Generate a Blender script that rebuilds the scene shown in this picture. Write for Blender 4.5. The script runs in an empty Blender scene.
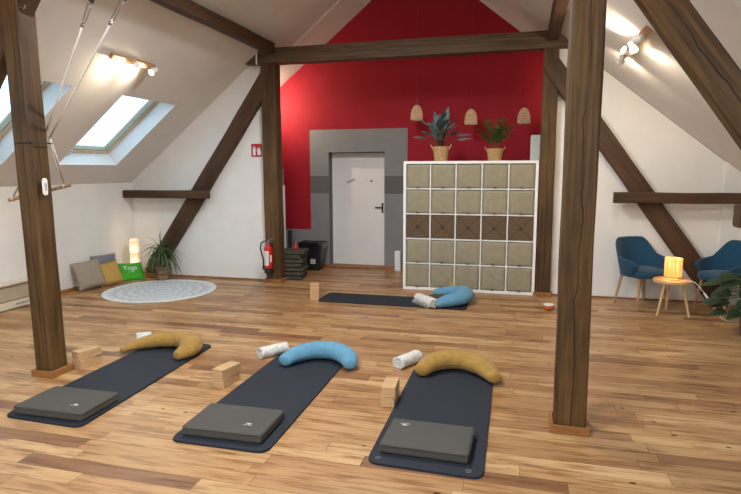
import bpy, bmesh, math, random
from mathutils import Vector, Matrix, noise
random.seed(7)
C = bpy.context.scene.collection
PI = math.pi
R_ = math.radians
sc = bpy.context.scene
# ------------------------------------------------------------------ materials
def newmat(name):
    m = bpy.data.materials.new(name); m.use_nodes = True
    nt = m.node_tree; b = nt.nodes['Principled BSDF']
    return m, nt, b
def s2l(c):
    return tuple(((v/255)/12.92 if v/255 <= .04045 else ((v/255+.055)/1.055)**2.4) for v in c)
def N(nt, t, **k):
    n = nt.nodes.new(t)
    for a, v in k.items(): setattr(n, a, v)
    return n
def ramp(nt, fac, stops):
    r = N(nt, 'ShaderNodeValToRGB'); e = r.color_ramp.elements
    e[0].position = stops[0][0]; e[0].color = (*s2l(stops[0][1]), 1)
    e[1].position = stops[-1][0]; e[1].color = (*s2l(stops[-1][1]), 1)
    for p, c in stops[1:-1]:
        x = e.new(p); x.color = (*s2l(c), 1)
    nt.links.new(fac, r.inputs[0]); return r.outputs[0]
def mth(nt, op, a, b=None, c=None):
    n = N(nt, 'ShaderNodeMath', operation=op)
    for i, v in enumerate((a, b, c)):
        if v is None: continue
        if isinstance(v, (int, float)): n.inputs[i].default_value = v
        else: nt.links.new(v, n.inputs[i])
    return n.outputs[0]
def ocoord(nt, scale=(1, 1, 1), kind='Object'):
    t = N(nt, 'ShaderNodeTexCoord'); mp = N(nt, 'ShaderNodeMapping')
    mp.inputs['Scale'].default_value = scale
    nt.links.new(t.outputs[kind], mp.inputs[0]); return mp.outputs[0]
def noi(nt, vec, scale, detail=3, rough=.55):
    n = N(nt, 'ShaderNodeTexNoise'); n.inputs['Scale'].default_value = scale
    n.inputs['Detail'].default_value = detail; n.inputs['Roughness'].default_value = rough
    if vec is not None: nt.links.new(vec, n.inputs['Vector'])
    return n.outputs['Fac']
def bump(nt, b, h, strength, dist=.01):
    n = N(nt, 'ShaderNodeBump'); n.inputs['Strength'].default_value = strength
    n.inputs['Distance'].default_value = dist
    nt.links.new(h, n.inputs['Height']); nt.links.new(n.outputs[0], b.inputs['Normal'])
def plain(name, col, rough=.6, var=.06, scale=30, bstr=.15, bdist=.002, metal=0, spec=.5, sheen=0):
    m, nt, b = newmat(name); v = ocoord(nt)
    f = noi(nt, v, scale)
    lo = tuple(max(0, c*(1-var*1.6)) for c in col); hi = tuple(min(255, c*(1+var)) for c in col)
    nt.links.new(ramp(nt, f, [(.25, lo), (.75, hi)]), b.inputs['Base Color'])
    b.inputs['Roughness'].default_value = rough; b.inputs['Metallic'].default_value = metal
    b.inputs['Specular IOR Level'].default_value = spec
    if sheen: b.inputs['Sheen Weight'].default_value = sheen
    if bstr: bump(nt, b, f, bstr, bdist)
    return m
def wood(name, stops, rough=.5, sc_=(14, 14, 1.2), nscale=2.2, b_=.25):
    m, nt, b = newmat(name); v = ocoord(nt, sc_)
    f = noi(nt, v, nscale, 6, .6)
    nt.links.new(ramp(nt, f, stops), b.inputs['Base Color'])
    b.inputs['Roughness'].default_value = rough
    bump(nt, b, f, b_, .004); return m
def beam_wood(name, stops, crack=True):
    m, nt, b = newmat(name)
    t = N(nt, 'ShaderNodeTexCoord').outputs['Object']
    info = N(nt, 'ShaderNodeObjectInfo').outputs['Random']
    def mapped(s, off=0):
        mp = N(nt, 'ShaderNodeMapping'); mp.inputs['Scale'].default_value = s
        cmb = N(nt, 'ShaderNodeCombineXYZ')
        nt.links.new(mth(nt, 'MULTIPLY', info, 37.0+off), cmb.inputs[2])
        nt.links.new(t, mp.inputs[0]); nt.links.new(cmb.outputs[0], mp.inputs[1]); return mp.outputs[0]
    g = noi(nt, mapped((26, 26, .9)), 1.6, 6, .65)
    g2 = noi(nt, mapped((3, 3, .8), 5), 1.5, 3, .6)
    mx = mth(nt, 'ADD', mth(nt, 'MULTIPLY', g, .6), mth(nt, 'MULTIPLY', g2, .45))
    col = ramp(nt, mx, stops)
    sep = N(nt, 'ShaderNodeSeparateXYZ'); nt.links.new(t, sep.inputs[0])
    h = g
    if crack:
        w = noi(nt, mapped((0, 0, 1.3), 11), 1.5, 4, .55)
        off = mth(nt, 'MULTIPLY_ADD', w, .12, -.052)
        w2 = noi(nt, mapped((0, 0, 1.1), 3), 1.0, 2)
        wd = mth(nt, 'MULTIPLY', mth(nt, 'MAXIMUM', mth(nt, 'SUBTRACT', w2, .36), 0), .022)
        d = mth(nt, 'ABSOLUTE', mth(nt, 'SUBTRACT', sep.outputs[0], off))
        k = mth(nt, 'LESS_THAN', d, wd)
        mix = N(nt, 'ShaderNodeMix', data_type='RGBA')
        nt.links.new(k, mix.inputs['Factor']); nt.links.new(col, mix.inputs['A'])
        mix.inputs['B'].default_value = (.012, .007, .004, 1); col = mix.outputs['Result']
        h = mth(nt, 'SUBTRACT', g, mth(nt, 'MULTIPLY', k, 2.0))
    nt.links.new(col, b.inputs['Base Color']); b.inputs['Roughness'].default_value = .62
    b.inputs['Specular IOR Level'].default_value = .35
    bump(nt, b, h, .5, .006); return m

M = {}
# floor boards: rows along X
def floor_mat():
    m, nt, b = newmat('oiled_floorboards')
    t = N(nt, 'ShaderNodeTexCoord').outputs['Object']
    s = N(nt, 'ShaderNodeSeparateXYZ'); nt.links.new(t, s.inputs[0])
    BW = .118; BL = 1.15
    ry = mth(nt, 'DIVIDE', s.outputs[1], BW); row = mth(nt, 'FLOOR', ry); fy = mth(nt, 'FRACT', ry)
    wn = N(nt, 'ShaderNodeTexWhiteNoise', noise_dimensions='1D'); nt.links.new(row, wn.inputs['W'])
    rx = mth(nt, 'ADD', mth(nt, 'DIVIDE', s.outputs[0], BL), mth(nt, 'MULTIPLY', wn.outputs[0], 17.3))
    col = mth(nt, 'FLOOR', rx); fx = mth(nt, 'FRACT', rx)
    cm = N(nt, 'ShaderNodeCombineXYZ'); nt.links.new(row, cm.inputs[0]); nt.links.new(col, cm.inputs[1])
    w2 = N(nt, 'ShaderNodeTexWhiteNoise', noise_dimensions='2D'); nt.links.new(cm.outputs[0], w2.inputs['Vector'])
    base = ramp(nt, w2.outputs[0], [(0, (134, 96, 65)), (.08, (154, 114, 78)), (.25, (173, 133, 92)), (.5, (183, 144, 101)), (.8, (192, 155, 111)), (1, (203, 168, 124))])
    # grain, shifted per board
    cg = N(nt, 'ShaderNodeCombineXYZ')
    nt.links.new(mth(nt, 'ADD', mth(nt, 'MULTIPLY', s.outputs[0], 1.6), mth(nt, 'MULTIPLY', w2.outputs[0], 60)), cg.inputs[0])
    nt.links.new(mth(nt, 'MULTIPLY', s.outputs[1], 22), cg.inputs[1])
    g = noi(nt, cg.outputs[0], 1.5, 5, .65)
    cg2 = N(nt, 'ShaderNodeCombineXYZ')
    nt.links.new(mth(nt, 'ADD', mth(nt, 'MULTIPLY', s.outputs[0], 2.5), mth(nt, 'MULTIPLY', w2.outputs[0], 31)), cg2.inputs[0])
    nt.links.new(mth(nt, 'MULTIPLY', s.outputs[1], 9), cg2.inputs[1])
    g2 = noi(nt, cg2.outputs[0], 1.3, 3, .5)
    gg = mth(nt, 'ADD', mth(nt, 'MULTIPLY', g, .6), mth(nt, 'MULTIPLY', g2, .4))
    gr = ramp(nt, gg, [(.28, (120, 92, 66)), (.4, (192, 172, 148)), (.52, (242, 236, 226)), (.72, (255, 254, 250))])
    mul = N(nt, 'ShaderNodeMix', data_type='RGBA', blend_type='MULTIPLY'); mul.inputs['Factor'].default_value = 1
    nt.links.new(base, mul.inputs['A']); nt.links.new(gr, mul.inputs['B'])
    # knots
    vo = N(nt, 'ShaderNodeTexVoronoi'); vo.inputs['Scale'].default_value = 1.0; vo.inputs['Randomness'].default_value = 1
    ck = N(nt, 'ShaderNodeCombineXYZ')
    nt.links.new(mth(nt, 'MULTIPLY', s.outputs[0], 3.3), ck.inputs[0]); nt.links.new(mth(nt, 'MULTIPLY', s.outputs[1], 6.2), ck.inputs[1])
    nt.links.new(ck.outputs[0], vo.inputs['Vector'])
    kn = mth(nt, 'LESS_THAN', mth(nt, 'ADD', vo.outputs['Distance'], mth(nt, 'MULTIPLY', g2, .06)), .10)
    kk = ramp(nt, kn, [(0, (255, 255, 255)), (1, (120, 82, 58))])
    mu2 = N(nt, 'ShaderNodeMix', data_type='RGBA', blend_type='MULTIPLY'); mu2.inputs['Factor'].default_value = 1
    nt.links.new(mul.outputs['Result'], mu2.inputs['A']); nt.links.new(kk, mu2.inputs['B'])
    # joints
    e1 = mth(nt, 'LESS_THAN', fy, .03); e2 = mth(nt, 'LESS_THAN', fx, .0035)
    e = mth(nt, 'MAXIMUM', e1, e2)
    mu3 = N(nt, 'ShaderNodeMix', data_type='RGBA'); nt.links.new(mth(nt, 'MULTIPLY', e, .6), mu3.inputs['Factor'])
    nt.links.new(mu2.outputs['Result'], mu3.inputs['A']); mu3.inputs['B'].default_value = (.06, .03, .014, 1)
    nt.links.new(mu3.outputs['Result'], b.inputs['Base Color'])
    rr = mth(nt, 'MULTIPLY_ADD', g2, .18, .3); nt.links.new(rr, b.inputs['Roughness'])
    b.inputs['Specular IOR Level'].default_value = .45
    bump(nt, b, mth(nt, 'SUBTRACT', mth(nt, 'MULTIPLY', g, .3), e), .25, .002)
    return m
M['floor'] = floor_mat()
M['white'] = plain('white_plaster', (226, 224, 219), .85, .012, 4, .1, .002, spec=.2)
M['slope'] = plain('white_slope_paint', (216, 212, 207), .85, .012, 4, .08, .002, spec=.2)
def gable_mat():
    # red wall with grey painted block round the door: real paint areas, by world position
    m, nt, b = newmat('red_and_grey_paint')
    t = N(nt, 'ShaderNodeTexCoord').outputs['Object']; s = N(nt, 'ShaderNodeSeparateXYZ'); nt.links.new(t, s.inputs[0])
    x, z = s.outputs[0], s.outputs[2]
    def between(v, a, c): return mth(nt, 'MULTIPLY', mth(nt, 'GREATER_THAN', v, a), mth(nt, 'LESS_THAN', v, c))
    blk = mth(nt, 'MULTIPLY', between(x, -3.575, -1.845), mth(nt, 'LESS_THAN', z, 2.39))
    low = mth(nt, 'LESS_THAN', z, .66)
    grey = mth(nt, 'MAXIMUM', blk, low)
    band = mth(nt, 'MULTIPLY', between(x, -3.575, -1.0), between(z, 1.30, 1.60))
    f = noi(nt, t, 5)
    red = ramp(nt, f, [(.3, (144, 18, 33)), (.7, (151, 21, 36))])
    gc = ramp(nt, f, [(.3, (126, 126, 126)), (.7, (132, 132, 132))])
    m1 = N(nt, 'ShaderNodeMix', data_type='RGBA'); nt.links.new(grey, m1.inputs['Factor'])
    nt.links.new(red, m1.inputs['A']); nt.links.new(gc, m1.inputs['B'])
    m2 = N(nt, 'ShaderNodeMix', data_type='RGBA'); nt.links.new(mth(nt, 'MULTIPLY', band, grey), m2.inputs['Factor'])
    nt.links.new(m1.outputs['Result'], m2.inputs['A']); m2.inputs['B'].default_value = (*s2l((96, 94, 92)), 1)
    nt.links.new(m2.outputs['Result'], b.inputs['Base Color']); b.inputs['Roughness'].default_value = .7
    b.inputs['Specular IOR Level'].default_value = .25
    return m
M['gable'] = gable_mat()
M['niche'] = plain('dark_grey_paint', (104, 103, 104), .75, .02, 5, 0)
BS = [(.3, (28, 17, 8)), (.45, (62, 42, 19)), (.6, (90, 64, 31)), (.75, (114, 85, 46))]
M['beam'] = beam_wood('old_timber', BS)
M['beam_plain'] = beam_wood('old_timber_sound', BS, False)
M['beam_dark'] = beam_wood('dark_stained_timber', [(.3, (34, 22, 13)), (.5, (68, 46, 28)), (.75, (96, 68, 44))], False)
M['skirt'] = wood('floor_wood_trim', [(.3, (126, 80, 40)), (.7, (166, 112, 60))], .5, (3, 20, 20))
M['block'] = wood('pale_block_wood', [(.3, (176, 138, 96)), (.7, (204, 168, 124))], .55, (2, 16, 30), 2)
M['oak'] = wood('oak_legs', [(.3, (150, 110, 72)), (.7, (190, 150, 106))], .5, (20, 20, 2))
M['pine'] = wood('pale_pine', [(.3, (205, 165, 115)), (.7, (226, 190, 142))], .45, (2, 18, 18))
M['mat'] = plain('charcoal_mat_foam', (36, 41, 49), .7, .06, 220, .3, .001, spec=.3)
M['bolster'] = plain('taupe_grey_cover', (78, 75, 70), .75, .05, 300, .2, .001, spec=.3)
M['bolster_dark'] = plain('dark_taupe_cover', (76, 70, 60), .8, .06, 200, .2, .001, spec=.3)
M['piping'] = plain('taupe_piping', (64, 60, 55), .8)
M['mustard'] = plain('mustard_velvet', (160, 123, 54), .85, .06, 22, .3, .004, sheen=.12)
M['blue'] = plain('sky_blue_cotton', (93, 146, 173), .9, .04, 14, .3, .004, sheen=.08)
M['towel'] = plain('white_grey_knit', (214, 212, 205), .95, .12, 60, .8, .004)
M['print'] = plain('white_print', (225, 225, 225), .6, 0, 5, 0)
M['softprint'] = plain('grey_print', (170, 168, 166), .6, 0, 5, 0)
M['shelfwhite'] = plain('white_lacquer', (232, 231, 227), .45, .01, 5, 0)
M['taupe'] = plain('taupe_fabric', (146, 138, 114), .92, .04, 7, .8, .02)
M['tab'] = plain('brown_leather_tab', (84, 68, 50), .7)
M['rug_edge'] = plain('rug_edge', (222, 222, 216), .95)
M['black'] = plain('black_plastic', (24, 24, 27), .45, .05, 20, 0)
M['bag'] = plain('black_liner', (20, 20, 26), .3, .05, 12, .5, .01)
M['steel'] = plain('steel', (170, 170, 172), .3, .03, 10, 0, metal=1)
M['redpaint'] = plain('red_enamel', (196, 26, 22), .3, .02, 5, 0)
M['signred'] = plain('sign_red', (176, 20, 30), .4, .01, 5, 0)
M['labelwhite'] = plain('label_paper', (228, 226, 220), .6, .02, 10, 0)
M['labelgrey'] = plain('label_ink', (90, 92, 96), .6, .02, 10, 0)
M['chairblue'] = plain('petrol_blue_felt', (8, 64, 92), .9, .08, 60, .4, .002, sheen=.15)
M['grey_pillow'] = plain('blue_grey_linen', (124, 124, 134), .95, .08, 120, .5, .002)
M['taupe_pillow'] = plain('taupe_linen', (152, 138, 120), .95, .1, 120, .5, .002)
M['mustard_pillow'] = plain('mustard_cotton', (184, 146, 72), .95, .08, 80, .4, .002)
M['green_pillow'] = plain('bright_green_cotton', (62, 158, 34), .9, .05, 60, .3, .002)
M['rope'] = plain('white_rope', (214, 210, 202), .9, .08, 90, .5, .002)
M['barwood'] = wood('swing_bar_wood', [(.3, (128, 96, 66)), (.7, (170, 134, 98))], .5, (20, 20, 2))
M['basket'] = plain('seagrass_basket', (182, 150, 100), .9, .18, 60, .8, .006)
M['basket_grey'] = plain('grey_brown_basket', (132, 108, 82), .9, .16, 60, .8, .006)
M['rattan'] = plain('rattan', (220, 186, 146), .7, .15, 50, .4, .003)
M['leaf'] = plain('leaf_green', (72, 96, 52), .5, .22, 12, 0)
M['leafdark'] = plain('dark_leaf_green', (28, 54, 24), .45, .2, 12, 0)
M['leafblue'] = plain('grey_green_leaf', (88, 106, 104), .5, .25, 12, 0)
M['leafpale'] = plain('palm_leaf', (66, 112, 48), .6, .22, 12, 0)
M['stem'] = plain('plant_stem', (92, 74, 48), .8)
M['soil'] = plain('potting_soil', (52, 38, 28), .95)
M['pot'] = plain('grey_ceramic', (120, 118, 114), .6)
M['door'] = plain('white_door_paint', (226, 224, 220), .5, .01, 3, 0)
M['creambox'] = plain('cream_laminate', (214, 204, 184), .55, .02, 6, 0)
M['beigefront'] = plain('beige_laminate', (178, 164, 142), .6, .03, 6, 0)
M['orange'] = plain('terracotta_orange', (196, 104, 56), .6)
M['fuse'] = plain('pale_grey_box', (188, 192, 184), .5, .01, 4, 0)
M['skyframe'] = plain('pale_window_pine', (206, 190, 164), .5, .04, 10, 0)
M['gasket'] = plain('brown_gasket', (150, 132, 104), .6, .03, 10, 0)
M['cable'] = plain('white_cable', (238, 238, 236), .5, .01, 5, 0)
M['seam'] = plain('grey_seam', (110, 104, 98), .9, .01, 5, 0)
def weave_mat():
    m, nt, b = newmat('brown_water_hyacinth')
    t = N(nt, 'ShaderNodeTexCoord').outputs['Object']; s = N(nt, 'ShaderNodeSeparateXYZ'); nt.links.new(t, s.inputs[0])
    ax = mth(nt, 'ABSOLUTE', s.outputs[0]); az = mth(nt, 'ABSOLUTE', mth(nt, 'SUBTRACT', s.outputs[2], .165))
    mxx = mth(nt, 'MAXIMUM', ax, az)
    st = mth(nt, 'ABSOLUTE', mth(nt, 'SUBTRACT', mth(nt, 'FRACT', mth(nt, 'DIVIDE', mxx, .021)), .5))
    dg = mth(nt, 'LESS_THAN', mth(nt, 'ABSOLUTE', mth(nt, 'SUBTRACT', ax, az)), .006)
    f = noi(nt, t, 60, 3)
    v = mth(nt, 'ADD', mth(nt, 'MULTIPLY', st, .8), mth(nt, 'MULTIPLY', f, .6))
    col = ramp(nt, v, [(.2, (52, 38, 25)), (.5, (92, 72, 48)), (.85, (126, 104, 74))])
    mx = N(nt, 'ShaderNodeMix', data_type='RGBA'); nt.links.new(dg, mx.inputs['Factor'])
    nt.links.new(col, mx.inputs['A']); mx.inputs['B'].default_value = (*s2l((64, 44, 28)), 1)
    nt.links.new(mx.outputs['Result'], b.inputs['Base Color']); b.inputs['Roughness'].default_value = .8
    bump(nt, b, v, .6, .006); return m
M['weave'] = weave_mat()
def rug_mat():
    m, nt, b = newmat('woven_mandala_rug')
    t = N(nt, 'ShaderNodeTexCoord').outputs['Object']; s = N(nt, 'ShaderNodeSeparateXYZ'); nt.links.new(t, s.inputs[0])
    x, y = s.outputs[0], s.outputs[1]
    r = mth(nt, 'SQRT', mth(nt, 'ADD', mth(nt, 'MULTIPLY', x, x), mth(nt, 'MULTIPLY', y, y)))
    a = mth(nt, 'ARCTAN2', y, x)
    pet = mth(nt, 'ABSOLUTE', mth(nt, 'SINE', mth(nt, 'MULTIPLY', a, 12)))
    rings = mth(nt, 'SINE', mth(nt, 'ADD', mth(nt, 'MULTIPLY', r, 46), mth(nt, 'MULTIPLY', pet, 2.6)))
    fine = noi(nt, t, 45, 3)
    v = mth(nt, 'ADD', mth(nt, 'MULTIPLY', rings, .22), mth(nt, 'MULTIPLY', fine, .9))
    inner = mth(nt, 'LESS_THAN', r, .70)
    v2 = mth(nt, 'ADD', mth(nt, 'MULTIPLY', v, inner), mth(nt, 'SUBTRACT', 1, inner))
    col = ramp(nt, v2, [(.25, (180, 184, 186)), (.5, (198, 200, 200)), (.75, (214, 214, 210))])
    nt.links.new(col, b.inputs['Base Color']); b.inputs['Roughness'].default_value = .95
    bump(nt, b, fine, .4, .004); return m
M['rug'] = rug_mat()
def emis(name, col, strength, base=None):
    m, nt, b = newmat(name)
    b.inputs['Base Color'].default_value = (*s2l(base or col), 1)
    b.inputs['Emission Color'].default_value = (*s2l(col), 1); b.inputs['Emission Strength'].default_value = strength
    return m
M['bulb'] = emis('lit_bulb', (255, 222, 170), 14)
M['bulbwhite'] = emis('lit_white_bulb', (255, 240, 220), 12)
def lattice_lamp_mat():
    m, nt, b = newmat('lit_paper_with_round_motifs')
    t = N(nt, 'ShaderNodeTexCoord').outputs['Object']; s = N(nt, 'ShaderNodeSeparateXYZ'); nt.links.new(t, s.inputs[0])
    u = mth(nt, 'MAXIMUM', mth(nt, 'MULTIPLY', mth(nt, 'ABSOLUTE', s.outputs[0]), mth(nt, 'LESS_THAN', mth(nt, 'ABSOLUTE', s.outputs[0]), .066)),
            mth(nt, 'MULTIPLY', mth(nt, 'ABSOLUTE', s.outputs[1]), mth(nt, 'LESS_THAN', mth(nt, 'ABSOLUTE', s.outputs[1]), .066)))
    z = mth(nt, 'SUBTRACT', mth(nt, 'FRACT', mth(nt, 'DIVIDE', s.outputs[2], .19)), .5)
    zz = mth(nt, 'MULTIPLY', z, .19)
    d = mth(nt, 'SQRT', mth(nt, 'ADD', mth(nt, 'MULTIPLY', u, u), mth(nt, 'MULTIPLY', zz, zz)))
    c = mth(nt, 'LESS_THAN', d, .056)
    col = ramp(nt, c, [(0, (248, 200, 140)), (1, (255, 232, 188))])
    st = mth(nt, 'MULTIPLY_ADD', c, .28, .66)
    b.inputs['Base Color'].default_value = (.7, .6, .45, 1)
    nt.links.new(col, b.inputs['Emission Color']); nt.links.new(st, b.inputs['Emission Strength'])
    return m
M['paperlamp'] = lattice_lamp_mat()
def veneer_mat():
    m, nt, b = newmat('lit_wood_veneer_shade')
    v = ocoord(nt, (30, 30, 2)); f = noi(nt, v, 2, 4)
    col = ramp(nt, f, [(.3, (226, 148, 60)), (.7, (250, 206, 120))])
    nt.links.new(col, b.inputs['Emission Color']); nt.links.new(col, b.inputs['Base Color'])
    b.inputs['Emission Strength'].default_value = .85
    return m
M['veneer'] = veneer_mat()
def glass_mat():
    m = bpy.data.materials.new('window_glass'); m.use_nodes = True; nt = m.node_tree
    nt.nodes.remove(nt.nodes['Principled BSDF']); o = nt.nodes['Material Output']
    tr = N(nt, 'ShaderNodeBsdfTransparent'); gl = N(nt, 'ShaderNodeBsdfGlossy'); gl.inputs['Roughness'].default_value = .02
    mx = N(nt, 'ShaderNodeMixShader'); mx.inputs[0].default_value = .05
    nt.links.new(tr.outputs[0], mx.inputs[1]); nt.links.new(gl.outputs[0], mx.inputs[2])
    nt.links.new(mx.outputs[0], o.inputs[0]); return m
M['glass'] = glass_mat()

# ------------------------------------------------------------------ mesh helpers
class MB:
    def __init__(s): s.bm = bmesh.new()
    def box(s, x0, x1, y0, y1, z0, z1, bev=0, seg=1, mtx=None):
        r = bmesh.ops.create_cube(s.bm, size=1)
        vs = r['verts']
        for v in vs:
            v.co = Vector(((x0+x1)/2+v.co.x*(x1-x0), (y0+y1)/2+v.co.y*(y1-y0), (z0+z1)/2+v.co.z*(z1-z0)))
        if bev:
            es = list({e for v in vs for e in v.link_edges})
            rr = bmesh.ops.bevel(s.bm, geom=es, offset=bev, segments=seg, affect='EDGES', profile=.5)
            vs = list({v for f in rr['faces'] for v in f.verts} | {v for v in vs if v.is_valid})
        if mtx is not None:
            for v in vs: v.co = mtx @ v.co
        return vs
    def prism(s, pts, d, axis='Z', z0=0):  # polygon in plane extruded
        def mk(p, t):
            if axis == 'Z': return Vector((p[0], p[1], t))
            if axis == 'Y': return Vector((p[0], t, p[1]))
            return Vector((t, p[0], p[1]))
        a = [s.bm.verts.new(mk(p, z0)) for p in pts]; b = [s.bm.verts.new(mk(p, z0+d)) for p in pts]
        s.bm.faces.new(a); s.bm.faces.new(b[::-1]); n = len(pts)
        for i in range(n): s.bm.faces.new((a[i], b[i], b[(i+1) % n], a[(i+1) % n]))
        return a+b
    def tube(s, pts, rad, n=10, cap=True):
        pts = [Vector(p) for p in pts]; k = len(pts)
        rs = rad if isinstance(rad, (list, tuple)) else [rad]*k
        rings = []; prev = None
        for i, p in enumerate(pts):
            t = (pts[min(i+1, k-1)]-pts[max(i-1, 0)]).normalized()
            if prev is None:
                u = t.orthogonal().normalized()
            else:
                u = (prev-t*prev.dot(t)).normalized()
            prev = u; w = t.cross(u)
            rings.append([s.bm.verts.new(p+(u*math.cos(2*PI*j/n)+w*math.sin(2*PI*j/n))*rs[i]) for j in range(n)])
        for a, b in zip(rings, rings[1:]):
            for j in range(n): s.bm.faces.new((a[j], a[(j+1) % n], b[(j+1) % n], b[j]))
        if cap:
            s.bm.faces.new(rings[0][::-1]); s.bm.faces.new(rings[-1])
    def lathe(s, prof, n=24, c=(0, 0, 0), cap=True):
        rings = []
        for r, z in prof:
            rings.append([s.bm.verts.new((c[0]+max(r, .0004)*math.cos(2*PI*j/n), c[1]+max(r, .0004)*math.sin(2*PI*j/n), c[2]+z)) for j in range(n)])
        for a, b in zip(rings, rings[1:]):
            for j in range(n): s.bm.faces.new((a[j], a[(j+1) % n], b[(j+1) % n], b[j]))
        if cap:
            s.bm.faces.new(rings[0][::-1]); s.bm.faces.new(rings[-1])
    def quad(s, *p):
        s.bm.faces.new([s.bm.verts.new(Vector(q)) for q in p])
    def build(s, name, m, parent=None, loc=(0, 0, 0), rot=(0, 0, 0), smooth=False, subd=0):
        bmesh.ops.recalc_face_normals(s.bm, faces=s.bm.faces)
        me = bpy.data.meshes.new(name); s.bm.to_mesh(me); s.bm.free()
        if smooth:
            for p in me.polygons: p.use_smooth = True
        me.materials.append(M[m] if isinstance(m, str) else m)
        o = bpy.data.objects.new(name, me); C.objects.link(o)
        o.location = loc; o.rotation_euler = rot
        if parent: o.parent = parent
        if subd:
            md = o.modifiers.new('subd', 'SUBSURF'); md.levels = subd; md.render_levels = subd
        return o
def thing(name, label, cat, loc=(0, 0, 0), rot=(0, 0, 0), group=None):
    o = bpy.data.objects.new(name, None); C.objects.link(o); o.empty_display_size = .1
    o.location = loc; o.rotation_euler = rot
    return tag(o, label, cat, group)
def tag(o, label, cat, group=None):
    o['label'] = label; o['category'] = cat
    if group: o['group'] = group
    return o
def struct(o): o['kind'] = 'structure'; return o
def copytree(o, parent=None):
    c = o.copy(); C.objects.link(c)
    if parent: c.parent = parent
    for ch in list(o.children): copytree(ch, c)
    return c
def text_mesh(name, txt, size, m, parent, mtx, ext=.0008):
    cu = bpy.data.curves.new(name, 'FONT'); cu.body = txt; cu.size = size; cu.extrude = ext; cu.align_x = 'CENTER'; cu.align_y = 'CENTER'
    tmp = bpy.data.objects.new(name+'_t', cu); C.objects.link(tmp)
    bpy.context.view_layer.update()
    me = bpy.data.meshes.new_from_object(tmp.evaluated_get(bpy.context.evaluated_depsgraph_get()))
    bpy.data.objects.remove(tmp)
    o = bpy.data.objects.new(name, me); C.objects.link(o); me.materials.clear(); me.materials.append(M[m])
    o.parent = parent; o.matrix_local = mtx; return o

# ------------------------------------------------------------------ camera
F = 563.94; yaw, pitch, roll = .2597, .1356, -.0029
fwd0 = Vector((-math.sin(yaw), math.cos(yaw), 0)); r0 = Vector((math.cos(yaw), math.sin(yaw), 0)); up0 = Vector((0, 0, 1))
fw = fwd0*math.cos(pitch)-up0*math.sin(pitch); uc = up0*math.cos(pitch)+fwd0*math.sin(pitch)
rt = r0*math.cos(roll)+uc*math.sin(roll); uu = uc*math.cos(roll)-r0*math.sin(roll)
cam = bpy.data.cameras.new('camera'); co = bpy.data.objects.new('camera', cam); C.objects.link(co)
mm = Matrix((( rt.x, uu.x, -fw.x, 0), (rt.y, uu.y, -fw.y, 0), (rt.z, uu.z, -fw.z, 1.70), (0, 0, 0, 1)))
co.matrix_world = mm; cam.sensor_width = 36; cam.lens = F/741*36; cam.clip_start = .05
sc.camera = co

# ------------------------------------------------------------------ room
XL, XR, YF, YB, YP = -6.13, 2.79, -3.0, 9.36, 7.93
KZ, TAN = 1.51, .80
TH = math.atan(TAN); XM = (XL+XR)/2; RZ = KZ+TAN*(XM-XL)
def roofz(x): return KZ+TAN*((x-XL) if x < XM else (XR-x))
b = MB(); b.box(XL-.2, XR+.2, YF-.2, YB+.4, -.12, 0); struct(b.build('floor', 'floor'))
b = MB(); b.box(XL-.2, XL, YF-.2, YB+.2, 0, KZ+.02); struct(b.build('wall_left', 'white'))
b = MB(); b.box(XR, XR+.2, YF-.2, YB+.2, 0, KZ+.02); struct(b.build('wall_right', 'white'))
# sloped ceilings
SK = [(6.075, 7.18), (4.19, 5.265), (2.305, 3.38), (.42, 1.495), (-1.465, -.39)]  # all but the first two are unseen, added for daylight
SKR = [(2.305, 3.38), (.42, 1.495), (-1.465, -.39)]  # none of these is in view; added to let in more daylight
S0, S1 = (-5.79-XL)/math.cos(TH), (-4.75-XL)/math.cos(TH)
SL = (XM-XL)/math.cos(TH)
TK = .26
def slope_matrix(left):
    if left:
        ex = Vector((math.cos(TH), 0, math.sin(TH))); ez = Vector((-math.sin(TH), 0, math.cos(TH))); o = Vector((XL, 0, KZ))
    else:
        ex = Vector((-math.cos(TH), 0, math.sin(TH))); ez = Vector((math.sin(TH), 0, math.cos(TH))); o = Vector((XR, 0, KZ))
    ey = Vector((0, 1, 0))
    return Matrix(((ex.x, ey.x, ez.x, o.x), (ex.y, ey.y, ez.y, o.y), (ex.z, ey.z, ez.z, o.z), (0, 0, 0, 1)))
ML, MR = slope_matrix(True), slope_matrix(False)
def slope(mt, sks):
    b = MB(); b.box(-.3, S0, YF-.2, YB+.2, 0, TK, mtx=mt); b.box(S1, SL+.25, YF-.2, YB+.2, 0, TK, mtx=mt)
    ys = [YF-.2]
    for a, c in sorted(sks): ys += [a, c]
    ys.append(YB+.2)
    for i in range(0, len(ys), 2): b.box(S0, S1, ys[i], ys[i+1], 0, TK, mtx=mt)
    struct(b.build('ceiling', 'slope'))
slope(ML, SK); slope(MR, SKR)
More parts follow.
